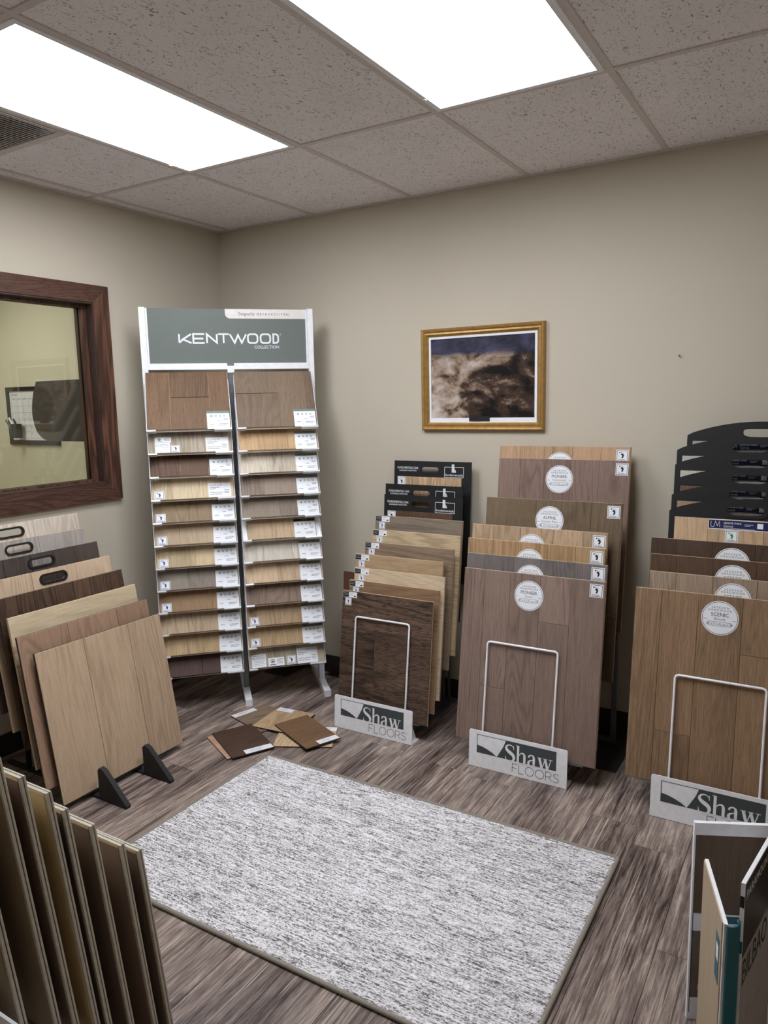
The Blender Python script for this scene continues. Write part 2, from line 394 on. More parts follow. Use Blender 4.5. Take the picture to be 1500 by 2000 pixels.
MB().plate(rect(-a, -a, a, a), -0.002, 0.006, [rect(-a + 0.012, -a + 0.012, a - 0.012, a - 0.012)]).build('frame', GRID, vt)
MB().box(-a, a, -a, a, 0.04, 0.05).build('backing', DEDGE, vt)
sl = MB().add([(-0.010, -a + 0.012, 0.012), (-0.005, -a + 0.012, 0.012), (0.008, -a + 0.012, 0.0), (0.003, -a + 0.012, 0.0), (-0.010, a - 0.012, 0.012), (-0.005, a - 0.012, 0.012), (0.008, a - 0.012, 0.0), (0.003, a - 0.012, 0.0)],
              [(0, 1, 2, 3), (7, 6, 5, 4), (0, 4, 5, 1), (1, 5, 6, 2), (2, 6, 7, 3), (3, 7, 4, 0)]).mesh('slat')
sl.materials.append(plain('vent_grey_enamel', (190, 188, 186), 0.5))
for i in range(30): link('slat', sl, None, vt, T(-a + 0.028 + i * (2 * a - 0.056) / 29, 0, 0))

# ------------------------------------------------------------------ interior window and the office behind it
win = struct(thing('window_1', 'dark stained wood framed interior window on the left wall', 'window', T(0, -0.94, WZ0)))
del win['category']
def wpart(name, pts, x0, x1, mat, parent=win):   # pts in (world y, world z), extruded in x
    m = MB().plate([(y, z) for y, z in pts], x0, x1).xf(LWM)
    m.v = [(p[0], p[1] + 0.94, p[2] - WZ0) for p in m.v]
    return m.build(name, mat, parent)
oy0, oy1, oz0, oz1 = WY0 - 0.095, -0.845, 1.115, 2.19
wpart('casing', [(oy0, oz1), (WY0, WZ1), (WY1, WZ1), (oy1, oz1)], 0.0, 0.022, TRIMW if False else wood('stained_fir_top', (86, 56, 42), 'y', 0.5, var=0.05, ringk=34))
wpart('casing', [(oy0, oz0), (oy1, oz0), (WY1, WZ0), (WY0, WZ0)], 0.0, 0.022, bpy.data.materials['stained_fir_top'])
TRV = wood('stained_fir_upright', (86, 56, 42), 'z', 0.5, var=0.05, ringk=34)
def upright_wood(name, rgb):
    t = NT(name); v = t.objvec((1, 1, 0.11)); v2 = t.objvec((1, 1, 0.02))
    big = t.noise(v, 7.0, 3.0, 0.5, 0.6); ring = t.math('MULTIPLY_ADD', t.math('SINE', t.math('MULTIPLY', big, 60.0)), 0.5, 0.5); fib = t.noise(v2, 150.0, 3.0, 0.65)
    c = lin(rgb); f = t.math('ADD', t.math('MULTIPLY', ring, 0.4), t.math('MULTIPLY', fib, 0.6))
    t.l(t.ramp(f, [(0.3, tuple(x * 0.5 for x in c[:3]) + (1,)), (0.5, c), (0.75, tuple(x * 1.6 for x in c[:3]) + (1,))]), t.p.inputs['Base Color'])
    t.p.inputs['Roughness'].default_value = 0.5; return t.m
TRV = upright_wood('stained_fir_vertical', (86, 56, 42))
wpart('casing', [(oy1, oz0), (oy1, oz1), (WY1, WZ1), (WY1, WZ0)], 0.0, 0.022, TRV)
wpart('casing', [(oy0, oz0), (WY0, WZ0), (WY0, WZ1), (oy0, oz1)], 0.0, 0.022, TRV)
JD = plain('dark_stained_jamb', (62, 44, 38), 0.5, var=0.2)
for pts in ([(WY0, WZ1 - 0.008), (WY1, WZ1 - 0.008), (WY1, WZ1), (WY0, WZ1)], [(WY0, WZ0), (WY1, WZ0), (WY1, WZ0 + 0.008), (WY0, WZ0 + 0.008)],
            [(WY1 - 0.008, WZ0 + 0.008), (WY1, WZ0 + 0.008), (WY1, WZ1 - 0.008), (WY1 - 0.008, WZ1 - 0.008)], [(WY0, WZ0 + 0.008), (WY0 + 0.008, WZ0 + 0.008), (WY0 + 0.008, WZ1 - 0.008), (WY0, WZ1 - 0.008)]):
    wpart('jamb', pts, -0.118, 0.018, JD)
for x0, x1 in ((-0.052, -0.030), (-0.086, -0.064)):
    for pts in ([(WY0 + .008, WZ1 - 0.024), (WY1 - .008, WZ1 - 0.024), (WY1 - .008, WZ1 - .008), (WY0 + .008, WZ1 - .008)], [(WY0 + .008, WZ0 + .008), (WY1 - .008, WZ0 + .008), (WY1 - .008, WZ0 + 0.02), (WY0 + .008, WZ0 + 0.02)],
                [(WY1 - 0.034, WZ0 + 0.02), (WY1 - .008, WZ0 + 0.02), (WY1 - .008, WZ1 - 0.024), (WY1 - 0.034, WZ1 - 0.024)]):
        wpart('stop', pts, x0, x1, TRV)
wpart('pane', rect(WY0 + .008, WZ0 + .008, WY1 - .008, WZ1 - .008), -0.061, -0.055, GLASS)
OX = -3.4
struct(MB().box(OX, -0.12, 0, 0.12, 0, 2.75).build('wall_office_back', CREAM))
struct(MB().box(OX - 0.12, OX, RY, 0.12, 0, 2.75).build('wall_office_left', CREAM))
struct(MB().box(OX, -0.12, RY - 0.12, RY, 0, 2.75).build('wall_office_front', CREAM))
struct(MB().box(-0.135, -0.121, RY, -2.30, 0, 2.75).box(-0.135, -0.121, -0.9, 0, 0, 2.75).box(-0.135, -0.121, -2.30, -0.9, 0, 1.16).box(-0.135, -0.121, -2.30, -0.9, 2.15, 2.75).build('wall_office_right', CREAM))
struct(MB().box(OX, -0.12, RY, 0, -0.06, 0).build('floor_office', plain('office_carpet', (120, 112, 100), 0.9)))
struct(MB().box(OX, -0.12, RY, 0, H, 2.75).build('ceiling_office', GRID))
for k, yy in enumerate((-0.55, -2.2)):  # out-of-view troffers, added so the office has its own light
    troffer(-2.1, yy, ('added unseen ceiling troffer lighting the office near its calendar wall', 'added unseen ceiling troffer lighting the office away from its calendar wall')[k], LITO, 'added office troffers').location.z = H - 0.03
cal = thing('wall_calendar', 'black framed monthly calendar on the cream wall seen through the window', 'calendar', T(-1.95, -0.001, 1.32) @ Matrix.Rotation(math.pi / 2, 4, 'X'))
MB().plate(rect(-0.30, 0, 0.30, 0.435), 0, 0.018, [rect(-0.268, 0.035, 0.268, 0.405)]).build('frame', BLACK, cal)
MB().box(-0.27, 0.27, 0.033, 0.407, 0.002, 0.007).build('sheet', PAPER, cal)
g = MB()
for i in range(8): g.flat(rect(-0.25 + i * 0.0714 - 0.0008, 0.05, -0.25 + i * 0.0714 + 0.0008, 0.352), 0.0078)
for i in range(7): g.flat(rect(-0.25, 0.05 + i * 0.0485 - 0.0008, 0.25, 0.05 + i * 0.0485 + 0.0008), 0.0078)
k = 1
for r in range(5):
    for c in range(7):
        g.text(str(k), -0.243 + c * 0.0714, 0.275 - r * 0.0485, 0.016, 0.0078); k += 1
g.text('January', -0.25, 0.372, 0.03, 0.0078)
for c in range(7): g.flat(rect(-0.243 + c * 0.0714, 0.346, -0.2 + c * 0.0714, 0.35), 0.0079)
g.build('printed_grid', GREYINK, cal)
pc = thing('pen_cup', 'black mesh cup with pens hung at the calendar lower left corner', 'pen cup', T(-2.085, -0.062, 1.375))
cup = MB().plate(circ(0, 0, 0.040, 20), 0, 0.105, [circ(0, 0, 0.036, 20)]); cup.build('cup', BLACK, pc)
MB().plate(circ(0, 0, 0.036, 16), 0.001, 0.004).build('base', BLACK, pc)
for i, (dx, dy, lx, cm) in enumerate(((-0.012, 0.0, -0.075, WHITE), (0.0, 0.012, -0.05, BLACK), (-0.016, -0.012, -0.10, GREYM), (0.012, 0.004, -0.03, BLACK))):
    MB().tube([(dx * 0.3 + 0.02, dy, 0.006), (dx + lx * 0.9, dy, 0.15 - 0.008 * i)], 0.007, 8).build('pen', cm, pc)
mon = thing('monitor', 'dark grey screen with a rounded lower corner on an arm beside the calendar', 'monitor', T(-0.80, -0.50, 1.385) @ Matrix.Rotation(math.pi / 2, 4, 'X'))
ol = [(0.42, 0), (0.42, 0.375), (-0.345, 0.375)] + catmull([(-0.345, 0.375), (-0.385, 0.30), (-0.412, 0.20), (-0.405, 0.12), (-0.375, 0.055), (-0.32, 0.014), (-0.26, 0.0)], 5)[1:]
MB().plate(ol, -0.03, 0.0).build('shell', DARKP, mon)
MB().box(-0.345, 0.42, 0.3755, 0.381, -0.03, 0.001).build('top_edge', WHITE, mon)
MB().box(0.10, 0.16, 0.15, 0.21, -0.498, -0.03).build('arm', BLACK, mon)
MB().box(0.06, 0.20, 0.10, 0.26, -0.499, -0.49).build('wall_plate', BLACK, mon)

# ------------------------------------------------------------------ framed picture and nail
pic = thing('framed_picture', 'gold framed dark print with white mat hanging on the bare back wall', 'picture', T(1.697, -0.001, 1.437) @ Matrix.Rotation(math.pi / 2, 4, 'X'))
PW, PH = 0.328, 0.509
prof = [(0.0, 0.0), (0.0, 0.020), (0.006, 0.026), (0.014, 0.024), (0.020, 0.018), (0.028, 0.020), (0.036, 0.012), (0.040, 0.010), (0.040, 0.0)]
for k in range(4):
    cs = [(-PW, 0), (PW, 0), (PW, PH), (-PW, PH)]; dirs = [(1, 1), (-1, 1), (-1, -1), (1, -1)]
    a, b = k, (k + 1) % 4; vs = []
    for (d, h) in prof: vs.append((cs[a][0] + dirs[a][0] * d, cs[a][1] + dirs[a][1] * d, h))
    for (d, h) in prof: vs.append((cs[b][0] + dirs[b][0] * d, cs[b][1] + dirs[b][1] * d, h))
    n = len(prof)
    MB().add(vs, [(i, n + i, n + i + 1, i + 1) for i in range(n - 1)]).build('frame_rail', GOLD, pic)
MB().plate(rect(-PW + 0.038, 0.038, PW - 0.038, PH - 0.038), 0.002, 0.009, [rect(-0.278, 0.062, 0.276, 0.458)]).build('mat', PAPER, pic)
MB().box(-0.281, 0.279, 0.059, 0.461, 0.001, 0.0035).build('print', m_art(), pic)
MB().box(-0.064, 0.046, 0.045, 0.071, 0.009, 0.012).build('plaque', BLACK, pic)
nl = MB().tube([(2.617, 0.0, 1.756), (2.617, -0.012, 1.758)], 0.0022, 8).tube([(2.617, -0.011, 1.758), (2.617, -0.013, 1.758)], 0.004, 8)
tag(nl.build('nail', GREYM), 'small nail in the bare wall to the right of the framed picture', 'nail')

# ------------------------------------------------------------------ stickers
_foot = [(0.20, 0.66), (0.25, 0.80), (0.40, 0.88), (0.58, 0.86), (0.72, 0.74), (0.78, 0.52), (0.74, 0.28), (0.64, 0.08), (0.50, 0.0), (0.38, 0.06), (0.36, 0.18), (0.44, 0.30), (0.46, 0.44), (0.36, 0.54)]
_foot = catmull(_foot + [_foot[0]], 3)[:-1]
def foot_sticker(parent, x, y, s, ink, h=None, z=0.0):
    """white square sticker, lower left corner x, y in board coordinates"""
    h = h or s
    st = MB().box(x, x + s, y, y + h, z, z + 0.0008).build('footprint_sticker', PAPER, parent)
    zz = z + 0.0012; b = s * 0.06; w = s * 0.035
    MB().flat(rect(x + b, y + b, x + s - b, y + h - b), zz, [rect(x + b + w, y + b + w, x + s - b - w, y + h - b - w)]).text('Green', x + s * 0.46, y + h * 0.13, s * 0.19, zz, 1.1, 'C').build('border_and_word', INK, st)
    fm = MB().flat([(x + s * (0.30 + 0.42 * px), y + h * (0.30 + 0.44 * py)) for px, py in _foot], zz)
    fm.flat(circ(x + s * 0.30, y + h * 0.76, s * 0.055, 10), zz)
    for i in range(4): fm.flat(circ(x + s * (0.41 + 0.075 * i), y + h * (0.785 - 0.025 * i), s * (0.028 - 0.003 * i), 8), zz)
    fm.build('footprint', ink, st)
def round_label(parent, cx, cy, r, title, sub, size_txt, full=True):
    d = MB().plate(circ(cx, cy, r, 40), 0, 0.0008).build('round_label', PAPER, parent); z = 0.0012
    m = MB().flat(circ(cx, cy, r * 0.95, 48), z, [circ(cx, cy, r * 0.925, 48)])
    m.text('J A C K S O N', cx, cy + r * 0.56, r * 0.155, z, 1.0, 'C').text('H A R D W O O D', cx, cy + r * 0.40, r * 0.155, z, 1.0, 'C')
    m.text(title, cx, cy + r * 0.10, r * 0.30, z, 0.95, 'C')
    if full:
        m.text(size_txt, cx, cy - r * 0.40, r * 0.15, z, 1.0, 'C')
        m.flat(rect(cx - r * 0.62, cy - r * 0.46, cx + r * 0.62, cy - r * 0.22), z, [rect(cx - r * 0.605, cy - r * 0.445, cx + r * 0.605, cy - r * 0.235)])
        for s in (-1, 1): m.flat(rect(cx + s * r * 0.78 - r * 0.10, cy - r * 0.10, cx + s * r * 0.78 + r * 0.10, cy - r * 0.08), z)
    m.build('lettering', INK, d)
    if full: MB().text(sub, cx, cy - r * 0.13, r * 0.22, z, 1.0, 'C').build('shade_name', GREYINK, d)
def spec_label(parent, x, y):
    """black and white strip label, upper left corner at x, y"""
    w, h = 0.082, 0.027
    st = MB().box(x, x + w, y - h, y, 0, 0.0008).build('strip_label', PAPER, parent)
    MB().flat(rect(x + 0.001, y - h + 0.001, x + w * 0.43, y - 0.001), 0.0012).build('black_print', INK, st)
    MB().flat(circ(x + w * 0.86, y - h * 0.72, 0.006, 12, 0.0035), 0.0012).build('oval_mark', INK, st)
    m = MB()
    for i in range(2): m.flat(rect(x + w * 0.06, y - h * (0.36 + 0.26 * i), x + w * 0.38, y - h * (0.28 + 0.26 * i)), 0.0015)
    for i in range(3): m.flat(rect(x + w * 0.50, y - h * (0.22 + 0.2 * i), x + w * (0.78 - 0.07 * i), y - h * (0.18 + 0.2 * i)), 0.0012)
    m.build('fine_print', GREYINK, st)

# ------------------------------------------------------------------ sample boards
def board(root, W, L, mat, cols, joints=None, Tk=0.012, core=EDGE, horizontal=False, hole=None, y0=0.0, core_skip=False):
    """planks laid on a core; cols = seam fractions, joints = {column: [fractions along]}; origin bottom centre of the front face"""
    ft = 0.0035; joints = joints or {}
    hl = [pill(*hole)] if hole else []
    if not core_skip: MB().plate(rect(-W / 2, 0, W / 2, L), -Tk, -ft, hl).build('core', core, root)
    edges = [0.0] + list(cols) + [1.0]; g = 0.0007
    for i in range(len(edges) - 1):
        js = [0.0] + list(joints.get(i, [])) + [1.0]
        for k in range(len(js) - 1):
            if horizontal: x0, x1, yy0, yy1 = -W / 2 + W * js[k], -W / 2 + W * js[k + 1], L * edges[i], L * edges[i + 1]
            else: x0, x1, yy0, yy1 = -W / 2 + W * edges[i], -W / 2 + W * edges[i + 1], L * js[k], L * js[k + 1]
            inside = hole and x0 < hole[0] < x1 and yy0 < hole[1] < yy1
            if inside: m = MB().plate(rect(x0 + g, yy0 + g, x1 - g, yy1 - g), -ft, 0.0, hl)
            else: m = MB().cbox(x0 + g, x1 - g, yy0 + g, yy1 - g, -ft, 0.0, 0.0012)
            m.build('plank', mat, root)
def lean_M(xc, ytop, ztop, L, deg):
    a = math.radians(deg); s, c = math.sin(a), math.cos(a)
    return frame((xc, ytop - L * s, ztop - L * c), (1, 0, 0), (0, s, c), (0, -c, s))
def serif_shaw(m, x, y, h, z):
    """draws the four letters of the sign with broad pen strokes; h = cap height"""
    def P(pts): return [(x + px * h, y + py * h, pw * h) for px, py, pw in pts]
    def ss(pts, n=5):
        c = catmull(P(pts), n); m.stroke([(q[0], q[1]) for q in c], [q[2] for q in c], z)
    def bar(x0, y0, x1, y1): m.flat(rect(x + x0 * h, y + y0 * h, x + x1 * h, y + y1 * h), z)
    ss([(.56, .74, .012), (.53, .88, .02), (.42, .97, .028), (.27, .98, .035), (.14, .91, .05), (.09, .78, .07), (.16, .65, .09), (.32, .54, .105), (.50, .42, .10), (.58, .27, .085), (.54, .11, .06), (.40, .02, .038), (.22, .01, .028), (.10, .08, .02), (.05, .25, .012)])
    bar(.54, .72, .575, .98); bar(.035, .02, .07, .27)
    o = .70
    bar(o + .06, 0, o + .20, 1.06); bar(o, 0, o + .27, .035); bar(o, 1.02, o + .20, 1.06)
    ss([(o + .18, .45, .015), (o + .28, .60, .03), (o + .40, .65, .045), (o + .50, .60, .06), (o + .53, .46, .07), (o + .53, .2, .07), (o + .53, 0, .07)]); bar(o + .39, 0, o + .67, .035)
    o = 1.42
    ss([(o + .07, .50, .05), (o + .10, .60, .045), (o + .22, .66, .035), (o + .34, .62, .05), (o + .38, .5, .07), (o + .38, .25, .07), (o + .39, .08, .06), (o + .47, .02, .02), (o + .54, .06, .01)])
    ss([(o + .37, .40, .015), (o + .22, .35, .03), (o + .09, .27, .055), (o + .06, .14, .07), (o + .12, .03, .05), (o + .22, .01, .03), (o + .33, .08, .02), (o + .38, .16, .015)])
    o = 2.02
    def dia(x0, x1, y0, y1, w): m.flat([(x + (o + x0 - w) * h, y + y0 * h), (x + (o + x0 + w) * h, y + y0 * h), (x + (o + x1 + w) * h, y + y1 * h), (x + (o + x1 - w) * h, y + y1 * h)], z)
    dia(.28, .10, 0, .65, .075); dia(.28, .46, 0, .65, .025); dia(.62, .44, 0, .65, .075); dia(.62, .80, 0, .65, .025)
    bar(o - .02, .615, o + .24, .65); bar(o + .34, .615, o + .58, .65); bar(o + .68, .615, o + .90, .65)
def thin_letters(m, word, x, y, h, z, w, gap):
    G = {'F': [[(.62, 1), (0, 1), (0, 0)], [(0, .52), (.52, .52)]], 'L': [[(0, 1), (0, 0), (.58, 0)]],
         'O': [[(.5 + .5 * math.cos(t * math.pi / 12), .5 + .5 * math.sin(t * math.pi / 12)) for t in range(25)]],
         'R': [[(0, 0), (0, 1), (.4, 1), (.56, .95), (.64, .82), (.64, .66), (.56, .52), (.4, .46), (0, .46)], [(.42, .46), (.68, 0)]],
         'S': [[(.60, .86), (.5, .97), (.32, 1), (.12, .94), (.06, .78), (.14, .62), (.34, .53), (.54, .42), (.64, .26), (.56, .08), (.34, 0), (.12, .04), (0, .16)]]}
    wd = {'F': .62, 'L': .58, 'O': 1.0, 'R': .68, 'S': .64}
    for ch in word:
        for st in G[ch]: m.stroke([(x + px * h, y + py * h) for px, py in st], w, z)
        x += (wd[ch] + gap) * h
    return x
def rack(label, xl, y, boards, loopx, looptop, side_x, group='wire sample racks along the back wall'):
    """boards = list of (M, W, L); the rack carries the sign plate, the wire loop, floor rails and one ledge per board"""
    t = thing('sample_rack', label, 'display rack', T(xl + 0.22, y, 0), group); ox, oy = xl + 0.22, y
    def loc(m): m.v = [(p[0] - ox, p[1] - oy, p[2]) for p in m.v]; return m
    SW, SH = 0.438, 0.163
    pm = MB().plate(rrect(0, 0, SW, SH, 0.008, (0, 0, 1, 1)), -0.002, 0.002)
    tilt = math.radians(4)
    PM = frame((-0.22, 0, 0.002), (1, 0, 0), (0, math.sin(tilt), math.cos(tilt)), (0, -math.cos(tilt), math.sin(tilt)))
    sp = pm.build('sign_plate', WHITE, t, PM)
    MB().box(-0.219, 0.217, 0.003, 0.075, 0.0005, 0.0035).build('sign_foot', WHITE, t)
    for sx in (-0.2, 0.2): MB().add([(sx - 0.002, 0.004, 0.004), (sx - 0.002, 0.07, 0.004), (sx - 0.002, 0.014, 0.12), (sx + 0.002, 0.004, 0.004), (sx + 0.002, 0.07, 0.004), (sx + 0.002, 0.014, 0.12)], [(0, 2, 1), (3, 4, 5), (0, 1, 4, 3), (1, 2, 5, 4), (2, 0, 3, 5)]).build('gusset', WHITE, t)
    z = 0.0024; rx0, rx1, ry0, ry1 = 0.037, 0.392, 0.065, 0.147
    def rr(p): return (rx0 + (rx1 - rx0) * p[0], ry0 + (ry1 - ry0) * p[1])
    lg = MB().flat([rr(p) for p in [(0, 0), (.265, 0), (.21, .15), (.14, .28), (.07, .37), (0, .42)]], z)
    lg.flat([rr(p) for p in [(1, 0), (1, 1), (.375, 1), (.365, .85), (.345, .62), (.315, .38), (.29, .18), (.265, 0)]], z)
    lg.flat([rr(p) for p in [(0, .42), (.008, .42), (.008, 1), (0, 1)]], z).flat([rr(p) for p in [(0, .97), (.38, .97), (.38, 1), (0, 1)]], z)
    lg.build('logo_block', LOGO, sp)
    sm = MB(); serif_shaw(sm, rx0 + 0.365 * (rx1 - rx0), 0.060, 0.072, z + 0.0004); sm.build('white_lettering', WHITE, sp)
    tm = MB(); xe = thin_letters(tm, 'FLOORS', 0.202, 0.016, 0.037, z, 0.0011, 0.19); tm.flat(circ(xe, 0.05, 0.0022, 10), z, [circ(xe, 0.05, 0.0014, 10)]); tm.build('thin_lettering', LOGO, sp)
    # wire loop, parallel to the front board
    M0, W0, L0 = boards[0]; off = 0.010; a0 = math.atan2(M0[1][1], M0[2][1])
    def onb(x, zz): # point in front of the first board at height zz
        yb = M0.translation.y + (zz - M0.translation.z) * math.tan(a0) - off / math.cos(a0); return (x - ox, yb - oy, zz)
    r = 0.012; x0, x1 = loopx
    pts = [onb(x0, 0.02)] + [onb(x0, looptop * k / 6) for k in range(1, 6)] + [onb(x0, looptop - r), onb(x0 + r * .3, looptop - r * .3), onb(x0 + r, looptop), onb(x1 - r, looptop), onb(x1 - r * .3, looptop - r * .3), onb(x1, looptop - r)] + [onb(x1, looptop * k / 6) for k in range(5, 0, -1)] + [onb(x1, 0.02)]
    MB().tube(pts, 0.0047, 8).build('wire_loop', WHITE, t)
    yr = max(b[0].translation.y for b in boards) + 0.05
    yr = min(yr, -0.06)
    for x in (ox - 0.16, ox + 0.16):
        loc(MB().box(x - 0.012, x + 0.012, y + 0.076, yr + 0.02, 0.0, 0.006)).build('floor_rail', GREYM, t)
    for (M, W, L) in boards:
        le = MB().box(-W * 0.42, W * 0.42, -0.004, -0.0003, -0.020, 0.004); le.xf(M); loc(le); le.build('ledge', GREYM, t)
        c = M.translation
        for x in (ox - 0.16, ox + 0.16):
            loc(MB().box(x - 0.006, x + 0.006, c.y + 0.002, c.y + 0.010, 0.006, c.z - 0.0025)).build('strut', GREYM, t)
    for x in side_x:
        loc(MB().box(x - 0.011, x + 0.011, yr - 0.01, yr + 0.008, 0, 0.62)).build('upright', GREYM, t)
    loc(MB().box(side_x[0] + 0.011, side_x[-1] - 0.011, yr - 0.008, yr + 0.006, 0.0, 0.02)).build('crossbar', GREYM, t)
    return t

def cols(n, j=0.0): return [(i + random.uniform(-j, j)) / n for i in range(1, n)]

# ---- rack beside the tall stand (narrow boards, grain across)
R1 = []
r1 = [  # xl, xr, ytop, ztop, colour, phrase
    (1.156, 1.661, -.48, .665, (92, 70, 55), 'dark smoked oak board with horizontal planks in front of the narrow rack'),
    (1.170, 1.674, -.44, .712, (146, 112, 78), 'caramel brown board second from the front in the narrow rack'),
    (1.184, 1.689, -.41, .770, (196, 172, 138), 'pale knotty board third from the front in the narrow rack'),
    (1.146, 1.648, -.345, .826, (176, 146, 106), 'honey beige board fourth from the front in the narrow rack'),
    (1.182, 1.684, -.305, .884, (140, 116, 92), 'brown board fifth from the front in the narrow rack'),
    (1.196, 1.695, -.25, .940, (204, 178, 136), 'pale cream board sixth from the front in the narrow rack'),
    (1.184, 1.682, -.20, 1.005, (138, 122, 106), 'grey brown board just ahead of the black boards in the narrow rack')]
for i, (xl, xr, yt, zt, c, lb) in enumerate(r1):
    W, L = xr - xl, 0.585; M = lean_M((xl + xr) / 2, yt, zt, L, 7.6)
    t = thing('sample_board', lb, 'sample board', M, 'boards in the narrow rack')
    mt = wood('board_wood_narrow_%d' % i, c, 'x', 0.75 if i == 0 else 0.30, ringk=11 if i == 0 else 22, var=0.18 if i == 0 else 0.08)
    if i == 0: board(t, W, L, mt, [.36, .69], {0: [], 1: [.39], 2: []}, horizontal=True)
    else: board(t, W, L, mt, [.33, .67], {0: [.6], 1: [.3], 2: []}, horizontal=True)
    spec_label(t, -W / 2 + 0.003, L - 0.004); foot_sticker(t, -W / 2 + (0.018 if i == 0 else 0.024), L - 0.033 - 0.038, 0.036, BLUEINK, 0.038)
    R1.append((M, W, L))
rk = [(1.210, 1.660, -.15, 1.110, (92, 66, 46), 'front black headed board in the narrow rack, brown sample below its handle'), (1.198, 1.644, -.115, 1.162, (120, 96, 70), 'middle black headed board with a see-through handle in the narrow rack'),
      (1.217, 1.662, -.05, 1.279, (196, 160, 118), 'tallest black headed board against the wall in the narrow rack, tan sample')]
for i, (xl, xr, yt, zt, c, lb) in enumerate(rk):
    W, L = xr - xl, 0.62; M = lean_M((xl + xr) / 2, yt, zt, L, 4.5)
    t = thing('black_sample_board', lb, 'sample board', M, 'black boards in the narrow rack')
    hp = (-W / 2 + W * 0.478, L - 0.044, 0.10, 0.028)
    MB().plate(rect(-W / 2, 0, W / 2, L), -0.006, 0, [pill(*hp)]).build('panel', BLACK, t)
    rim = MB().plate(pill(hp[0], hp[1], hp[2] + 0.005, hp[3] + 0.005), -0.001, 0.0012, [pill(*hp)]); rim.build('handle_rim', BLACK, t)
    x0, x1, ytop = -W / 2 + W * 0.05, -W / 2 + W * 0.885, L - 0.082
    mt = wood('black_board_sample_%d' % i, c, 'y', 0.4)
    e = [x0, x0 + (x1 - x0) * .34, x0 + (x1 - x0) * .67, x1]
    for k in range(3): MB().cbox(e[k] + 0.0004, e[k + 1] - 0.0004, 0.05, ytop, 0.0002, 0.003, 0.001).build('plank', mt, t)
    foot_sticker(t, x0 + 0.001, ytop - 0.054, 0.048, INK, 0.052, 0.0032)
    m = MB(); z = 0.0006
    m.text_fit('FUNDAMENTALS OAK', -W / 2 + W * 0.045, -W / 2 + W * 0.325, L - 0.042, 0.017, z).text_fit('ENGINEERED HARDWOOD', -W / 2 + W * 0.07, -W / 2 + W * 0.30, L - 0.054, 0.010, z)
    lx0, lx1, ly0, ly1 = -W / 2 + W * 0.665, -W / 2 + W * 0.908, L - 0.080, L - 0.026
    m.flat(rrect(lx0, ly0, lx1, ly1, 0.003), z, [rrect(lx0 + 0.002, ly0 + 0.002, lx1 - 0.002, ly1 - 0.002, 0.002)])
    m.text_fit('fundamentals', lx0 + 0.005, lx1 - 0.005, ly0 + 0.008, 0.016, z)
    cx = (lx0 + lx1) / 2 - 0.006
    for k in range(3): m.flat(rect(cx - 0.007 + k * 0.005, ly0 + 0.026, cx - 0.003 + k * 0.005, ly1 + 0.013), z + 0.0001)
    for k in range(3):
        rr_ = 0.022 - k * 0.006; pts = [(cx - 0.007 + rr_ * math.cos(q * math.pi / 12), ly0 + 0.026 + rr_ * math.sin(q * math.pi / 12)) for q in range(7)]
        m.stroke(pts, 0.002, z + 0.0001)
    m.build('lettering', PAPER, t)
    R1.append((M, W, L))
rack('sample rack with white sign plate beside the tall display stand, holding narrow boards', 1.169, -.605, R1, (1.247, 1.548), .548, (1.14, 1.722))
M = lean_M(1.055, -.215, .686, 0.685, 4)
t = thing('sample_board', 'reddish brown board half hidden behind the left edge of the narrow rack', 'sample board', M)
board(t, 0.15, 0.685, wood('red_brown_board', (96, 58, 36), 'y', 0.35), [.5], core=DEDGE)

# ---- middle rack
R2 = []
r2 = [(1.833, 2.455, -.50, .852, (134, 110, 97), 'mauve brown walnut board in front of the middle rack', 'PIONEER', 'Scout', .76),
      (1.827, 2.449, -.46, .912, (112, 103, 102), 'cool grey board behind the front board of the middle rack', 'ALPINE', '', .76),
      (1.809, 2.428, -.41, .970, (178, 140, 94), 'golden oak board third from the front in the middle rack', 'PIONEER', '', .76),
      (1.808, 2.424, -.36, 1.027, (178, 148, 114), 'light tan board fourth from the front in the middle rack', 'SCENIC', '', .76),
      (1.844, 2.462, -.28, 1.143, (112, 92, 68), 'olive brown oak board with a full round label in the middle rack', 'ALPINE', 'Sonoma Park', .76),
      (1.836, 2.451, -.11, 1.310, (130, 104, 92), 'dusky brown board leaning high near the wall in the middle rack', 'PIONEER', 'Homestead', .76),
      (1.823, 2.441, -.07, 1.367, (184, 146, 108), 'orange tan board at the very back of the middle rack', 'PIONEER', '', .76)]
seams2 = [[.16, .35, .565, .775], [.14, .36, .55, .79], [.2, .39, .6, .8], [.17, .38, .62, .83], [.17, .39, .58, .79], [.18, .37, .57, .78], [.17, .36, .58, .79]]
lblx = [-.008, -.012, -.015, -.022, -.005, -.008, -.010]
for i, (xl, xr, yt, zt, c, lb, ti, su, L) in enumerate(r2):
    W = xr - xl; M = lean_M((xl + xr) / 2, yt, zt, L, 8.2)
    t = thing('sample_board', lb, 'sample board', M, 'boards in the middle rack')
    j = {3: [.74]} if i == 0 else {random.randrange(5): [random.uniform(.3, .8)], random.randrange(5): [random.uniform(.2, .6)]}
    if i == 0: j[1] = [.33]; j[0] = []
    board(t, W, L, wood('board_wood_middle_%d' % i, c, 'y', 0.28, var=0.12, ringk=24), seams2[i], j)
    round_label(t, lblx[i], L - 0.092, 0.064, ti, su, '5/8" x 5" x RL up to 75"')
    foot_sticker(t, W / 2 - 0.063, L - 0.066, 0.054, INK)
    R2.append((M, W, L))
rack('sample rack with white sign plate in the middle of the back wall', 1.913, -.642, R2, (1.966, 2.279), .547, (1.87, 2.41))

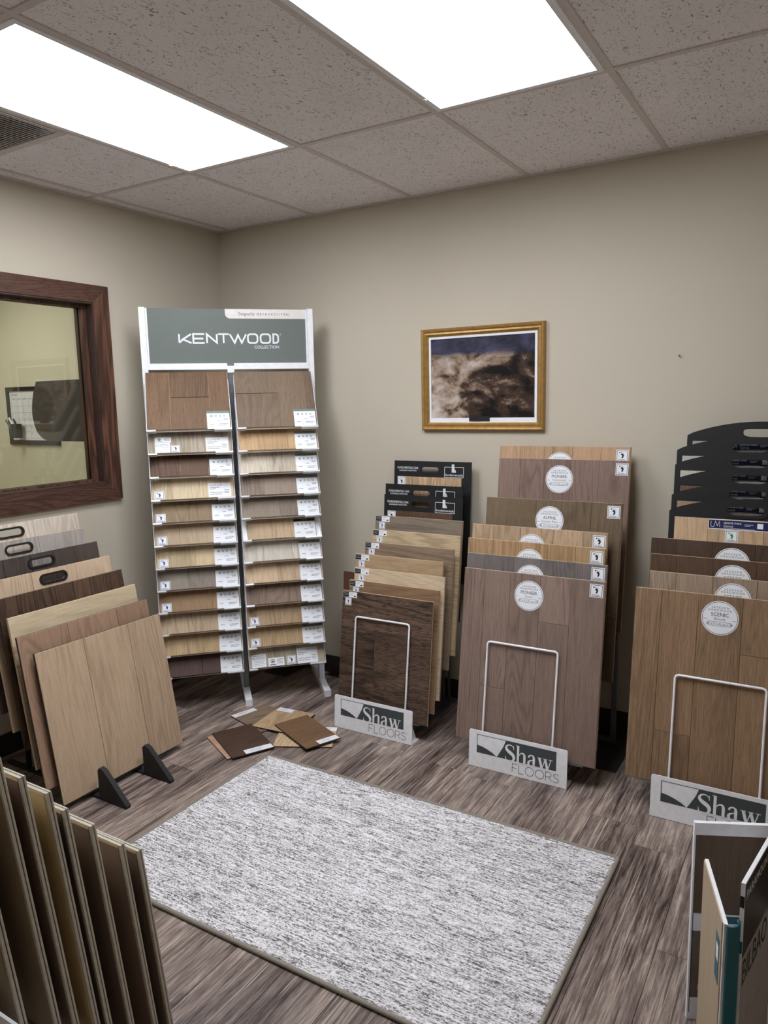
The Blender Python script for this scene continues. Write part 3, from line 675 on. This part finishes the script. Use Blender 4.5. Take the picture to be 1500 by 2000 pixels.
# ---- right hand rack
R3 = []
r3 = [(2.577, 3.19, -.52, .852, (142, 110, 78), 'brown oak board with pale grain in front of the right rack', 'SCENIC', 'Blonde', 0.305),
      (2.617, 3.23, -.47, .911, (156, 132, 110), 'greige board second from the front in the right rack', 'SCENIC', '', .30),
      (2.609, 3.222, -.42, .970, (88, 63, 45), 'warm dark brown board third from the front in the right rack', 'SCENIC', '', .30),
      (2.598, 3.21, -.37, 1.026, (76, 56, 43), 'darkest brown board just ahead of the arched black boards', 'SCENIC', '', .30)]
for i, (xl, xr, yt, zt, c, lb, ti, su, lx) in enumerate(r3):
    W, L = xr - xl, 0.745; M = lean_M((xl + xr) / 2, yt, zt, L, 8.2)
    t = thing('sample_board', lb, 'sample board', M, 'boards in the right rack')
    j = {1: [.27], 3: [.72]} if i == 0 else {1: [.5], 2: [.7]}
    board(t, W, L, wood('board_wood_right_%d' % i, c, 'y', 0.30, var=0.12, light_lines=(i == 0), ringk=30), [.16, .375, .62, .82], j)
    round_label(t, xl + lx - (xl + xr) / 2, L - 0.083, 0.064, ti, su, '3/8" x 5" x RL up to 78"')
    R3.append((M, W, L))
kd = [(2.657, -.33, 1.19, (190, 158, 120), 'pale oak sample with navy label'), (2.657, -.29, 1.248, (168, 138, 102), 'light brown sample'), (2.66, -.25, 1.305, (116, 88, 72), 'reddish brown sample'),
      (2.652, -.21, 1.363, (190, 180, 166), 'cream sample'), (2.65, -.165, 1.42, (188, 184, 180), 'light grey sample'), (2.68, -.115, 1.479, (172, 166, 168), 'grey sample')]
ordn = ['front', 'second', 'third', 'fourth', 'fifth', 'rearmost and tallest']
for i, (xl, yt, zt, c, ph) in enumerate(kd):
    W, L = 0.55, 0.80; M = lean_M(xl + W / 2, yt, zt, L, 5.5)
    t = thing('arched_sample_board', '%s arched black board with handle in the right rack, %s' % (ordn[i], ph), 'sample board', M, 'arched black boards in the right rack')
    sh = L - 0.052; R = (W * W / 4 + 0.052 ** 2) / (2 * 0.052); n = 24; top = []
    for k in range(n + 1):
        x = W / 2 - W * k / n; top.append((x, L - R + math.sqrt(R * R - x * x)))
    top[0] = (W / 2, sh - 0.004); top[-1] = (-W / 2, sh - 0.004); top.insert(1, (W / 2 - 0.008, sh + 0.001)); top.insert(len(top) - 1, (-W / 2 + 0.008, sh + 0.001))
    outer = [(-W / 2, 0), (W / 2, 0)] + top
    def hnd(w, h, cy):
        up = [(w / 2 * math.cos(q), h / 2 * math.sin(q)) for q in [math.pi * k / 12 - math.pi / 2 for k in range(25)]]
        out = []
        for (px, py) in up:
            s = 1 if px >= 0 else -1; ex = abs(px) / (w / 2)
            out.append((s * w / 2 * ex ** 0.45, cy + (h / 2 if py > 0 else -h / 2) * (abs(py) / (h / 2)) ** 0.6 - 0.004 * (1 - ex ** 2) * (1 if py > 0 else 1)))
        seen = []; 
        for q in out:
            if not seen or (abs(q[0] - seen[-1][0]) + abs(q[1] - seen[-1][1])) > 1e-5: seen.append(q)
        if abs(seen[0][0] - seen[-1][0]) + abs(seen[0][1] - seen[-1][1]) < 1e-5: seen.pop()
        return seen
    hc = L - 0.042
    MB().plate(outer, -0.007, 0.0, [hnd(0.128, 0.032, hc)]).build('panel', BLACK, t)
    MB().plate(hnd(0.156, 0.056, hc), -0.001, 0.004, [hnd(0.128, 0.032, hc)]).build('handle_rim', BLACK, t)
    mt = wood('arched_sample_%d' % i, c, 'y', 0.25); x0, x1 = -W / 2 + 0.022, W / 2 - 0.022; ee = [x0, x0 + 0.125, x0 + 0.32, x1]
    for k in range(3): MB().cbox(ee[k] + 0.0004, ee[k + 1] - 0.0004, 0.06, L - 0.079, 0.0002, 0.0030, 0.001).build('plank', mt, t)
    if True:
        lx, ly = -0.128, L - 0.119; z = 0.0031
        st = MB().box(lx, lx + 0.34, ly, ly + 0.038, z, z + 0.0008).build('brand_label', PAPER, t)
        MB().flat(rect(lx + 0.002, ly + 0.003, lx + 0.338, ly + 0.036), z + 0.0011).build('navy_print', NAVY, st)
        m = MB(); q = z + 0.0014
        m.stroke([(lx + .010, ly + .031), (lx + .010, ly + .012), (lx + .013, ly + .009), (lx + .020, ly + .009), (lx + .026, ly + .031), (lx + .033, ly + .013), (lx + .040, ly + .031), (lx + .042, ly + .009)], 0.0007, q)
        m.text('SERENE PARK', lx + .055, ly + .022, 0.0105, q).text('Canvas', lx + .055, ly + .010, 0.012, q)
        m.flat(rect(lx + .055, ly + .0055, lx + .165, ly + .0065), q).flat(rect(lx + .128, ly + .022, lx + .158, ly + .0235), q).flat(rect(lx + .128, ly + .017, lx + .148, ly + .0185), q).flat(rect(lx + .172, ly + .010, lx + .192, ly + .030), q)
        m.build('white_print', PAPER, st)
        foot_sticker(t, lx + 0.062, ly - 0.048, 0.046, GREENINK, None, z)
    R3.append((M, W, L))
rack('sample rack with white sign plate cut by the right edge of the view', 2.684, -.672, R3, (2.742, 3.052), .541, (2.62, 3.24))

# ------------------------------------------------------------------ black footed rack on the left wall
def left_M(yc, xtop, ztop, L, deg):
    a = math.radians(deg); s, c = math.sin(a), math.cos(a)
    return frame((xtop + L * s, yc, ztop - L * c), (0, 1, 0), (-s, 0, c), (c, 0, s))
LB = []
lb = [(-1.772, -1.14, .575, .640, (198, 168, 134), 'beige oak board of three planks in front on the black feet', [.35, .71], False, None),
      (-1.811, -1.168, .53, .710, (172, 134, 106), 'pinkish brown board just behind the front board on the left', [.35, .73], False, None),
      (-1.798, -1.17, .46, .774, (214, 190, 150), 'cream coloured board with grain running across on the left rack', [.33, .67], True, None),
      (-1.80, -1.191, .40, .842, (98, 72, 54), 'streaky dark brown board in the middle of the left rack', [.14, .28, .42, .57, .71, .85], False, None),
      (-1.80, -1.198, .33, .903, (212, 180, 146), 'light peach board with a black oval handle on the left rack', [.335, .69], False, (.0, .118)),
      (-1.80, -1.206, .26, .966, (80, 68, 62), 'charcoal brown board with a handle grip on the left rack', [.21, .42, .79], False, (-.0, .115)),
      (-1.83, -1.223, .19, 1.028, (176, 166, 158), 'weathered grey board with a handle grip on the left rack', [.28, .61], False, (-.03, .115)),
      (-1.82, -1.206, .13, 1.093, (214, 200, 184), 'whitewashed board with a handle grip at the back of the left rack', [.28, .62], False, (-.04, .115))]
for i, (ya, yb, xt, zt, c, l, se, hz, ho) in enumerate(lb):
    W, L = yb - ya, 0.62; M = left_M((ya + yb) / 2, xt, zt, L, 9.5)
    t = thing('sample_board', l, 'sample board', M, 'boards on the left rack')
    hole = (ho[0], L - 0.040, ho[1], 0.028) if ho else None
    board(t, W, L, wood('board_wood_left_%d' % i, c, 'x' if hz else 'y', 0.5 if i == 3 else 0.24, var=0.20 if i == 3 else 0.06, ringk=20, fine=0.8), se, None, 0.010, DEDGE if i in (0, 1, 3, 5) else EDGE, hz, hole)
    if hole: MB().plate(pill(hole[0], hole[1], hole[2] + 0.018, hole[3] + 0.018), -0.006, 0.004, [pill(*hole)]).build('handle_rim', BLACK, t)
    LB.append((M, W, L))
lr = thing('floor_rack', 'black painted floor rack with two pointed feet holding boards on the left', 'display rack', T(0.4, -1.49, 0))
for yc in (-1.625, -1.395):
    th = 0.011
    fm = MB().plate([(0.335, 0.0), (0.475, 0.0), (0.478, 0.012), (0.352, 0.132), (0.328, 0.140), (0.316, 0.128), (0.316, 0.0)], -th, th)
    fm.v = [(p[0], yc + 1.49 + p[2], p[1]) for p in fm.v]; fm.f = [tuple(reversed(f)) for f in fm.f]; fm.build('foot', BLACKM, lr)
    rail = MB().box(-0.32, 0.316, yc + 1.49 - 0.012, yc + 1.49 + 0.012, 0.0, 0.012); rail.build('floor_rail', BLACKM, lr)
    for (M, W, L) in LB:
        c = M.translation
        MB().box(c.x - 0.4 - 0.012, c.x - 0.4 - 0.002, yc + 1.49 - 0.012, yc + 1.49 + 0.012, 0.012, c.z - 0.003).build('strut', BLACKM, lr)
for (M, W, L) in LB:
    le = MB().box(-W * 0.36, W * 0.36, -0.005, -0.0003, -0.014, 0.002); le.xf(M); le.v = [(p[0] - .4, p[1] + 1.49, p[2]) for p in le.v]; le.build('ledge', BLACKM, lr)

# ------------------------------------------------------------------ tall two column display stand
KY = 0.8; KU = Vector((math.cos(KY), math.sin(KY), 0)); KN = Vector((math.sin(KY), -math.cos(KY), 0)); KO = Vector((.495, -.49, 0))
KM = frame(KO, KU, -KN, (0, 0, 1))      # local x along the stand, local y to the back, z up
ks = thing('display_stand', 'tall white two column display stand with grey header across the room corner', 'display stand', KM)
for x in (-.44, .41): MB().box(x, x + .03, 0.0, .045, 0.035, 2.083).build('side_post', WHITE, ks)
for x in (-.4385, .4085):
    pass
MB().box(-.012, .014, 0.0, .03, 0.035, 1.80).build('centre_post', GREYM, ks)  # white post coloured grey; shade between the columns is put into its colour
for x in (-.445, -.020, .405): MB().box(x, x + .036, -.185, .30, 0.0, .035).build('foot_bar', WHITE, ks)
hd = MB().box(-.409, .409, 0.004, .016, 1.80, 2.078).build('header_panel', SAGE, ks)
MB().box(-.411, -.0165, -.006, .02, 1.772, 1.803).build('header_rail', WHITE, ks)
MB().box(.0185, .411, -.006, .02, 1.772, 1.803).build('header_rail', WHITE, ks)
MB().box(-.0165, .0185, -.004, .02, 1.755, 1.790).build('rail_joint', WHITE, ks)
for x in (-.409, .400): MB().box(x, x + .009, -.003, .004, 1.803, 2.078).build('header_bead', WHITE, ks)
HM = frame((0, 0.004, 0), (1, 0, 0), (0, 0, 1), (0, -1, 0))
tab = rrect(-.015, 2.030, .400, 2.078, .025, (1, 0, 0, 0))
MB().plate(tab, 0.0003, 0.0010).build('header_tab', plain('tab_white', (232, 226, 222), 0.5), hd, HM)
m = MB(); m.text_fit('Designed by', .055, .136, 2.046, .022, .0014).text_fit('M E T R O P O L I T A N', .148, .312, 2.046, .018, .0014)
m.build('tab_lettering', LOGO, hd, HM)
m = MB(); z = .001; y0, y1 = 1.906, 1.951; h = y1 - y0; sw = .0042
def SK(pts): m.stroke([(q[0], y0 + q[1] * h) for q in pts], sw, z)
SK([(-.250, 0.05), (-.250, 1)]); SK([(-.190, 1), (-.232, .42), (-.190, 0)]); SK([(-.250, .05), (-.226, .48)])
SK([(-.124, 1), (-.180, 1), (-.180, 0), (-.124, 0)]); SK([(-.180, .5), (-.130, .5)])
SK([(-.112, 0), (-.112, 1), (-.062, .02), (-.062, 1)])
SK([(-.055, 1), (-.001, 1)]); SK([(-.028, 1), (-.028, 0)])
SK([(.004, 1), (.028, 0.02), (.046, .9), (.064, 0.02), (.088, 1)])
for xa in (.092, .158): m.flat(rrect(xa, y0 - sw, xa + .058, y1 + sw, .018), z, [rrect(xa + 2 * sw, y0 + sw, xa + .058 - 2 * sw, y1 - sw, .011)])
m.flat(rrect(.224, y0 - sw, .282 - .024, y1 + sw, .018, (0, 1, 1, 0)), z, [rrect(.224 + 2 * sw, y0 + sw, .258 - 2 * sw, y1 - sw, .011, (0, 1, 1, 0))])
m.flat(circ(.266, 1.950, .004, 12), z, [circ(.266, 1.950, .003, 12)])
m.text('COLLECTION', .256, 1.878, .0215, z, 0.98, 'R')
m.build('header_lettering', PAPER, hd, HM)
# trays with sample panels
TA = math.radians(30); PLN = 0.335; PWD = 0.398
def tray_M(col, k):
    xc = (-.224, .215)[col]; zl = 1.465 - .1158 * k
    o = KO + KU * xc + KN * .16 + Vector((0, 0, zl))
    return frame(o, KU, -KN * math.sin(TA) + Vector((0, 0, 1)) * math.cos(TA), KN * math.cos(TA) + Vector((0, 0, 1)) * math.sin(TA))
KMI = KM.inverted()
hw = .204
tm1 = MB().box(-hw, hw, 0, PLN, -.003, 0).mesh('tray_back'); tm1.materials.append(WHITE)
tm2 = MB().box(-hw - .0018, -hw, -.006, PLN - .05, -.003, .017).mesh('tray_side'); tm2.materials.append(WHITE)
tm3 = MB().box(hw, hw + .0018, -.006, PLN - .05, -.003, .017).mesh('tray_side'); tm3.materials.append(WHITE)
tm4 = MB().box(-hw - .0018, -hw + .042, -.008, 0, -.003, .020).mesh('tray_lip'); tm4.materials.append(CLEAR)
tm5 = MB().box(hw - .085, hw + .0018, -.008, 0, -.003, .020).mesh('tray_lip'); tm5.materials.append(CLEAR)
tm6 = MB().box(-hw + .042, hw - .085, -.003, 0, -.003, .002).mesh('tray_lip'); tm6.materials.append(WHITE)
LC = [(112, 80, 48), (160, 145, 124), (100, 70, 48), (204, 182, 142), (150, 124, 88), (178, 152, 120), (204, 178, 132), (140, 127, 114), (156, 120, 78), (184, 158, 122), (188, 156, 108), (84, 60, 54)]
RC = [(122, 100, 78), (190, 152, 102), (198, 184, 162), (144, 124, 108), (134, 118, 102), (188, 158, 120), (204, 194, 178), (204, 172, 134), (140, 114, 95), (178, 146, 104), (182, 150, 102), (172, 156, 132)]
names = ['topmost', 'second', 'third', 'fourth', 'fifth', 'sixth', 'seventh', 'eighth', 'ninth', 'tenth', 'eleventh', 'lowest']
LW = ['warm brown', 'grey beige', 'dark walnut', 'pale straw', 'olive brown', 'light tan', 'pale golden', 'ash grey', 'amber brown', 'beige', 'golden tan', 'dark reddish']
RWD = ['rustic brown', 'honey', 'off-white', 'taupe', 'grey brown', 'light caramel', 'whitewashed', 'peach beige', 'mocha', 'wheat', 'golden wheat', 'greige']
def rustic_card(t, x, y, w, h):
    c = MB().box(x, x + w, y, y + h, 0, .0008).build('rustic_card', PAPER, t)
    mm = MB().text('RUSTIC', x + w / 2, y + h * .60, .018, .0012, 1.15, 'C')
    for k in range(4): mm.flat(rect(x + w * .12, y + h * (.48 - .11 * k), x + w * (.9 - .08 * (k % 2)), y + h * (.50 - .11 * k)), .0012)
    mm.flat(rect(x + w * .1, y + h * .86, x + w * .9, y + h * .885), .0012)
    mm.build('lettering', GREYINK, c)
def emblem_card(t, x, y, w, h):
    c = MB().box(x, x + w, y, y + h, 0, .0008).build('emblem_card', PAPER, t)
    mm = MB().flat(circ(x + w * .28, y + h * .60, h * .26, 18), .0012, [circ(x + w * .28, y + h * .60, h * .20, 18)]).flat([(x + w * .20, y + h * .48), (x + w * .36, y + h * .48), (x + w * .28, y + h * .72)], .0012)
    mm.flat(rect(x + w * .10, y + h * .14, x + w * .46, y + h * .22), .0012)
    for k in range(4): mm.flat(rect(x + w * .56, y + h * (.76 - .16 * k), x + w * .92, y + h * (.80 - .16 * k)), .0012)
    mm.build('print', INK, c)
def plan_card(t, x, y, w, h):
    c = MB().box(x, x + w, y, y + h, 0, .0008).build('info_card', PAPER, t)
    mm = MB().text('A S P E N', x + w * .06, y + h * .78, .015, .0012)
    for k, (a, b, yy) in enumerate(((.06, .5, .66), (.06, .34, .56), (.06, .66, .30), (.06, .6, .18), (.70, .92, .46), (.70, .92, .34), (.70, .92, .24))): mm.flat(rect(x + w * a, y + h * yy, x + w * b, y + h * (yy + .04)), .0012)
    mm.build('print', GREYINK, c)
def spec_card(t, x, y, w, h, hdr=SAGED):
    c = MB().box(x, x + w, y - .004, y + h, 0, .0008).build('info_card', PAPER, t)
    MB().flat(rect(x, y + h * .86, x + w, y + h), .0012).build('card_header', hdr, c)
    mm = MB()
    for k in range(4): mm.flat(circ(x + w * (.20 + .19 * k), y + h * .70, h * .055, 14), .0012, [circ(x + w * (.20 + .19 * k), y + h * .70, h * (.025 if k else .002), 14)])
    for (a, b, yy) in ((.46, .62, .40), (.10, .30, .22), (.52, .92, .22), (.52, .84, .15), (.72, .92, .53), (.74, .92, .47)): mm.flat(rect(x + w * a, y + h * yy, x + w * b, y + h * (yy + .028)), .0012)
    mm.flat(rect(x + w * .34, y + h * .93, x + w * .66, y + h * .95), .0016)
    mm.build('print', GREYINK, c)
for col in range(2):
    for k in range(12):
        M = tray_M(col, k); ML = KMI @ M
        tr = MB().box(-hw, hw, 0, PLN, -.003, 0).build('tray', WHITE, ks, ML)
        for me in (tm2, tm3, tm4, tm5, tm6): link(me.name, me, None, tr)
        c = (LC, RC)[col][k]
        PM = M @ T(.0, .0004, .0154)
        t = thing('flooring_sample', '%s %s sample panel in the %s column of the tall stand' % (names[k], (LW, RWD)[col][k], ('left', 'right')[col]), 'sample panel', PM, 'sample panels on the tall stand')
        W = 2 * hw - .004 if not (col == 1 and k == 5) else .36
        seam = [[.30, .75], [.48, .83], [.36, .70], [.25, .62], [.42, .8]][(k + col * 2) % 5]
        if k == 0: seam = [[.28, .76], [.54, .9]][col]
        j = {1: [.55]} if (k == 0 and col == 0) else {0: [.6]} if k == 0 else {}
        board(t, W, PLN - .004, wood('panel_%s_%d' % ('left' if col == 0 else 'right', k), c, 'y', 0.34 if k in (0, 2) else .26, var=.10, ringk=22), seam, j, .0148, DEDGE if k == 11 else EDGE)
        if col == 1 and k == 5: pass
        cx = W / 2 - .128
        if (col, k) == (0, 1): rustic_card(t, -W / 2 + .03, .004, .072, .055); emblem_card(t, -W / 2 + .03, .061, .078, .028); foot_sticker(t, -W / 2 + .107, .004, .042, INK, .04); plan_card(t, cx, .002, .112, .078)
        elif (col, k) == (0, 3): plan_card(t, cx, .002, .112, .078)
        elif (col, k) == (1, 11): rustic_card(t, -W / 2 + .012, .003, .075, .07); emblem_card(t, -W / 2 + .098, .003, .085, .045); foot_sticker(t, -W / 2 + .198, .003, .048, INK, .048); plan_card(t, W / 2 - .15, .002, .112, .085)
        else: spec_card(t, cx + .012, .002, .112, .098, SAGED if k == 0 else INK if (col, k) == (1, 5) else SAGE)
        if (col == 0 and k in (3, 4, 5, 6, 7, 8)) or (col == 1 and k in (9, 10)): foot_sticker(t, -W / 2 + .012, .003, .048, BLUEINK, .046)

# ------------------------------------------------------------------ loose samples on the floor
def loose(label, z, cx, cy, ang, w, l, c, card, tilt=(0, 0), edge=DEDGE):
    M = T(cx, cy, z) @ Matrix.Rotation(ang, 4, 'Z') @ Matrix.Rotation(tilt[0], 4, 'X') @ Matrix.Rotation(tilt[1], 4, 'Y')
    t = thing('loose_sample', label, 'flooring sample', M, 'loose samples on the floor')
    MB().box(-w / 2, w / 2, -l / 2, l / 2, -.007, -.0015).build('backing', edge, t)
    MB().cbox(-w / 2, w / 2, -l / 2, l / 2, -.0015, 0, .0008).build('wear_layer', wood('loose_' + label.split()[0] + '_' + str(int(z * 1000)), c, 'y', .3, var=.05), t)
    if card:
        s = MB().box(*card, 0.0001, .0009).build('paper_tag', PAPER, t)
        cx_, cy_ = (card[0] + card[1]) / 2, (card[2] + card[3]) / 2; dx, dy = (card[1] - card[0]) * .3, (card[3] - card[2]) * .3
        mm = MB()
        if dx > dy: [mm.flat(rect(cx_ - dx, cy_ - .006 + k * .006, cx_ + dx * (.6 - .2 * k), cy_ - .0048 + k * .006), .0013) for k in range(3)]
        else: [mm.flat(rect(cx_ - .006 + k * .006, cy_ - dy, cx_ - .0048 + k * .006, cy_ + dy * (.6 - .2 * k)), .0013) for k in range(3)]
        mm.build('print', GREYINK, s)
    return t
loose('pinkish sample mostly hidden under the dark walnut sample on the floor', .0072, .872, -.972, -.46, .27, .22, (196, 150, 120), None)
loose('dark walnut sample lying on the floor with a white tag', .0146, .886, -.962, -.50, .30, .205, (86, 62, 48), (.108, .149, -.035, .098))
loose('blond sample lying flat under the brown tagged sample on the floor', .0072, 1.120, -.775, .47, .28, .21, (206, 172, 130), (.06, .138, .06, .1))
loose('medium brown sample on top of the pile with a white tag', .0230, 1.108, -.752, -.42, .325, .185, (128, 94, 62), (.122, .161, -.020, .088), (0.0, .0))
loose('grey brown sample at the back of the floor pile, tag at its corner', .0072, .795, -.705, -.27, .275, .215, (136, 114, 92), (-.136, -.098, -.105, .03))
loose('light oak sample with a dark knot lying across the floor pile', .0150, .918, -.690, .10, .218, .245, (190, 156, 114), (-.10, -.01, .082, .120))

# ------------------------------------------------------------------ rug
rg = thing('area_rug', 'heathered white and grey loop rug with taupe binding on the floor', 'rug', T(1.868, -1.495, 0))
hx, hy = .783, .482
nx, ny = 300, 190; vs = []; fs = []
for j in range(ny + 1):
    for i in range(nx + 1):
        e = min(i, nx - i, j, ny - j)
        vs.append((-hx + .006 + (2 * hx - .012) * i / nx, -hy + .006 + (2 * hy - .012) * j / ny, .008 if e == 0 else .0095 + random.random() * .0035))
for j in range(ny):
    for i in range(nx):
        a = j * (nx + 1) + i; fs.append((a, a + 1, a + nx + 2, a + nx + 1))
MB().add(vs, fs).build('pile', RUG, rg)
MB().box(-hx + .004, hx - .004, -hy + .004, hy - .004, .0005, .0075).build('backing', BIND, rg)
bp = rrect(-hx, -hy, hx, hy, .012)
MB().tube([(p[0], p[1], .0075) for p in bp], .0072, 8, True).build('binding', BIND, rg)

# ------------------------------------------------------------------ near left: rack of boards seen from behind
def back_M(xc, ytop, ztop, L, deg):
    a = math.radians(deg); s, c = math.sin(a), math.cos(a)
    return frame((xc, ytop + L * s, ztop - L * c), (-1, 0, 0), (0, -s, c), (0, c, s))
pb = [(-2.456, .650, (104, 86, 74), 'brown backed board closest to the rug in the near left rack'), (-2.499, .687, (112, 92, 76), 'brown backed board second nearest the rug in the near left rack'),
      (-2.564, .765, (102, 84, 70), 'brown backed board third nearest the rug in the near left rack'), (-2.620, .828, (84, 70, 62), 'dark backed board in the middle of the near left rack'),
      (-2.651, .878, (168, 146, 98), 'yellowish backed board in the near left rack'), (-2.699, .932, (100, 80, 68), 'dark brown backed board beside the yellowish one in the near left rack'),
      (-2.740, .986, (122, 106, 82), 'olive backed board cut by the left edge of the view'), (-2.806, 1.045, (116, 104, 86), 'nearest board at the lower left corner of the view')]
PB = []
EDG = plain('grooved_edge_grey', (198, 190, 174), 0.45, var=.08); TONG = plain('tongue_pale_wood', (206, 180, 146), 0.6, var=.1)
for i, (yt, zt, c, l) in enumerate(pb):
    W, L = 0.60, 0.61; M = back_M(1.98 - W / 2, yt, zt, L, 6.3)
    t = thing('backed_board', l, 'sample board', M, 'boards in the near left rack')
    bk = wood('board_back_%d' % i, tuple(min(255, int(q * 1.28)) for q in c), 'y', .16, var=.03, rough=.5, fine=.6, ringk=8)
    n = 3
    MB().cbox(-W / 2 + .0012, W / 2, 0, L - .0012, -.0045, 0, .0015).build('face', EDG, t)
    MB().box(-W / 2 + .004, W / 2, 0, L - .004, -.0075, -.0045).build('groove', DEDGE, t)
    MB().box(-W / 2, W / 2, 0, L, -.0130, -.0075).build('backing', EDG, t)
    for q in range(n):
        x0 = -W / 2 + .0065 + (W - .0065) * q / n; x1 = -W / 2 + .0065 + (W - .0065) * (q + 1) / n - .0006
        MB().box(x0, x1, 0, L - .0085, -.0145, -.0130).build('back_plank', bk, t)
    MB().box(-W / 2 + .006, W / 2, L - .008, L - .0015, -.0142, -.0130).build('tongue', TONG, t)
    PB.append((M, W, L))
pr = thing('board_rack', 'light grey metal rack back plate at the lower left corner', 'display rack', T(1.68, -2.6, 0))
MB().box(-.30, .375, -.2, -.194, .01, .527).build('back_plate', WHITE, pr)
for x in (-.2, .2):
    MB().box(x - .012, x + .012, -.2, .25, 0, .01).build('floor_rail', GREYM, pr)
    for (M, W, L) in PB:
        c = M.translation; MB().box(x - .006, x + .006, c.y + 2.6 - .010, c.y + 2.6 - .002, .01, c.z - .0025).build('strut', GREYM, pr)
for (M, W, L) in PB:
    le = MB().box(-W * .42, W * .42, -.004, -.0003, -.018, .003); le.xf(M); le.v = [(p[0] - 1.68, p[1] + 2.6, p[2]) for p in le.v]; le.build('ledge', GREYM, pr)

# ------------------------------------------------------------------ near right: framed sample, binder, printed board
def stand_M(p, q):
    u = Vector((q[0] - p[0], q[1] - p[1], 0)).normalized(); return frame((p[0], p[1], 0), u, (0, 0, 1), u.cross(Vector((0, 0, 1))))
M = stand_M((2.964, -1.598), (3.12, -1.526)); FW, FH = .46, .545
t = thing('framed_sample', 'white rimmed sample board with dark oak face standing at the lower right', 'sample board', M)
MB().plate(rect(0, 0, FW, FH), -.009, .002, [rect(.004, .018, FW - .004, FH - .032)]).build('rim', WHITE, t)
MB().box(.003, FW - .003, .016, FH - .03, -.008, -.002).build('core', DEDGE, t)
mt = wood('framed_sample_oak', (96, 78, 58), 'y', .22, fine=.7)
for x0, x1 in ((.0045, .20), (.2005, FW - .0045)): MB().cbox(x0, x1, .300, FH - .033, -.002, .001, .0006).build('plank', mt, t)
MB().box(.0065, FW - .0065, .252, .299, -.002, .003).build('divider', WHITE, t)
MB().cbox(.0065, FW - .0065, .062, .251, -.002, .001, .0006).build('plank', wood('framed_sample_taupe', (112, 98, 82), 'y', .15), t)
MB().box(.0065, FW - .0065, .0185, .061, -.002, .003).build('divider', WHITE, t)
d = MB().flat(pill(.115, .286, .16, .020), .0034).flat(circ(.045, .282, .010, 16), .0034).flat(circ(.040, .045, .010, 16), .0034); d.build('teal_print', TEAL, t)
MB().text('BMM28', .112, .282, .012, .0038, 1.1).build('code_lettering', PAPER, t)
MB().plate(circ(.035, .092, .013, 20), .0012, .0022).build('round_sticker', plain('grey_dot', (150, 146, 140), .6), t)
# binder
A = Vector((3.070, -1.885, 0)); B = Vector((3.003, -1.668, 0)); Hb = .50
t = thing('sample_binder', 'teal spined sample binder standing at the lower right with a blond cover', 'binder', T(A.x, A.y, 0))
u = (B - A).normalized(); nrm = Vector((0, 0, 1)).cross(u)
MBx = frame((0, 0, 0), u, (0, 0, 1), -nrm) ; ln = (B - A).length
sgn = -1
cov = MB().box(0, ln, 0, Hb, -.004, .004); cov.build('cover', WHITE, t, MBx)
zf = 1 if (-nrm).x < 0 else -1
MB().box(.008, ln - .002, .004, Hb - .003, *( (.004, .0065) if zf > 0 else (-.0065, -.004) )).build('cover_sample', wood('binder_blond', (190, 166, 132), 'y', .18), t, MBx)
MB().box(.02, .055, Hb - .16, Hb - .055, *( (.0065, .0072) if zf > 0 else (-.0072, -.0065) )).build('cover_label', TEAL, t, MBx)
MB().box(.026, .046, Hb - .11, Hb - .075, *( (.0072, .0076) if zf > 0 else (-.0076, -.0072) )).build('cover_label_print', PAPER, t, MBx)
S0 = Vector((.004, -.004, 0)); S1 = Vector((.0245, .029, 0)); su = (S1 - S0).normalized(); sl_ = (S1 - S0).length
SM = frame(S0, su, (0, 0, 1), su.cross(Vector((0, 0, 1))))
MB().plate([(0, 0), (sl_, 0), (sl_, Hb - .002), (sl_ - .006, Hb - .012), (sl_ * .45, Hb - .010), (0, Hb - .002)], -.003, .001).build('spine', TEAL, t, SM)
# printed board
A = Vector((3.100, -1.850, 0)); B = Vector((3.146, -1.577, 0)); Hp = .58; M = stand_M((A.x, A.y), (B.x, B.y)); ln = (B - A).length
t = thing('printed_board', 'black and grey printed board with white edges at the lower right corner', 'display board', M)
MB().box(0, ln, 0, Hp, -.009, -.0006).build('core', WHITE, t)
MB().box(.003, ln - .003, .405, Hp - .004, -.0006, 0).build('dark_print', plain('dark_photo_print', (34, 22, 18), .35, var=.5, scale=9), t)
MB().box(.003, ln - .003, .003, .405, -.0006, 0).build('grey_print', wood('grey_plank_print', (156, 148, 142), 'x', .25), t)
MB().text('PARAMOUNT', .012, Hp - .042, .030, .0005, 1.0).build('small_lettering', PAPER, t)
MB().text('BILBAO', .010, .335, .085, .0005, .72).build('large_lettering', INK, t)
for zc, mm, hh in ((Hp - .043, BLACK, .026), (Hp - .148, TEAL, .028)): MB().box(-.0006, 0, zc - hh / 2, zc + hh / 2, -.009, -.0006).build('edge_tab', mm, t)

for o in bpy.data.objects:
    if o.parent and o.name.split('.')[0] in ('print', 'fine_print'): o['kind'] = 'stuff'
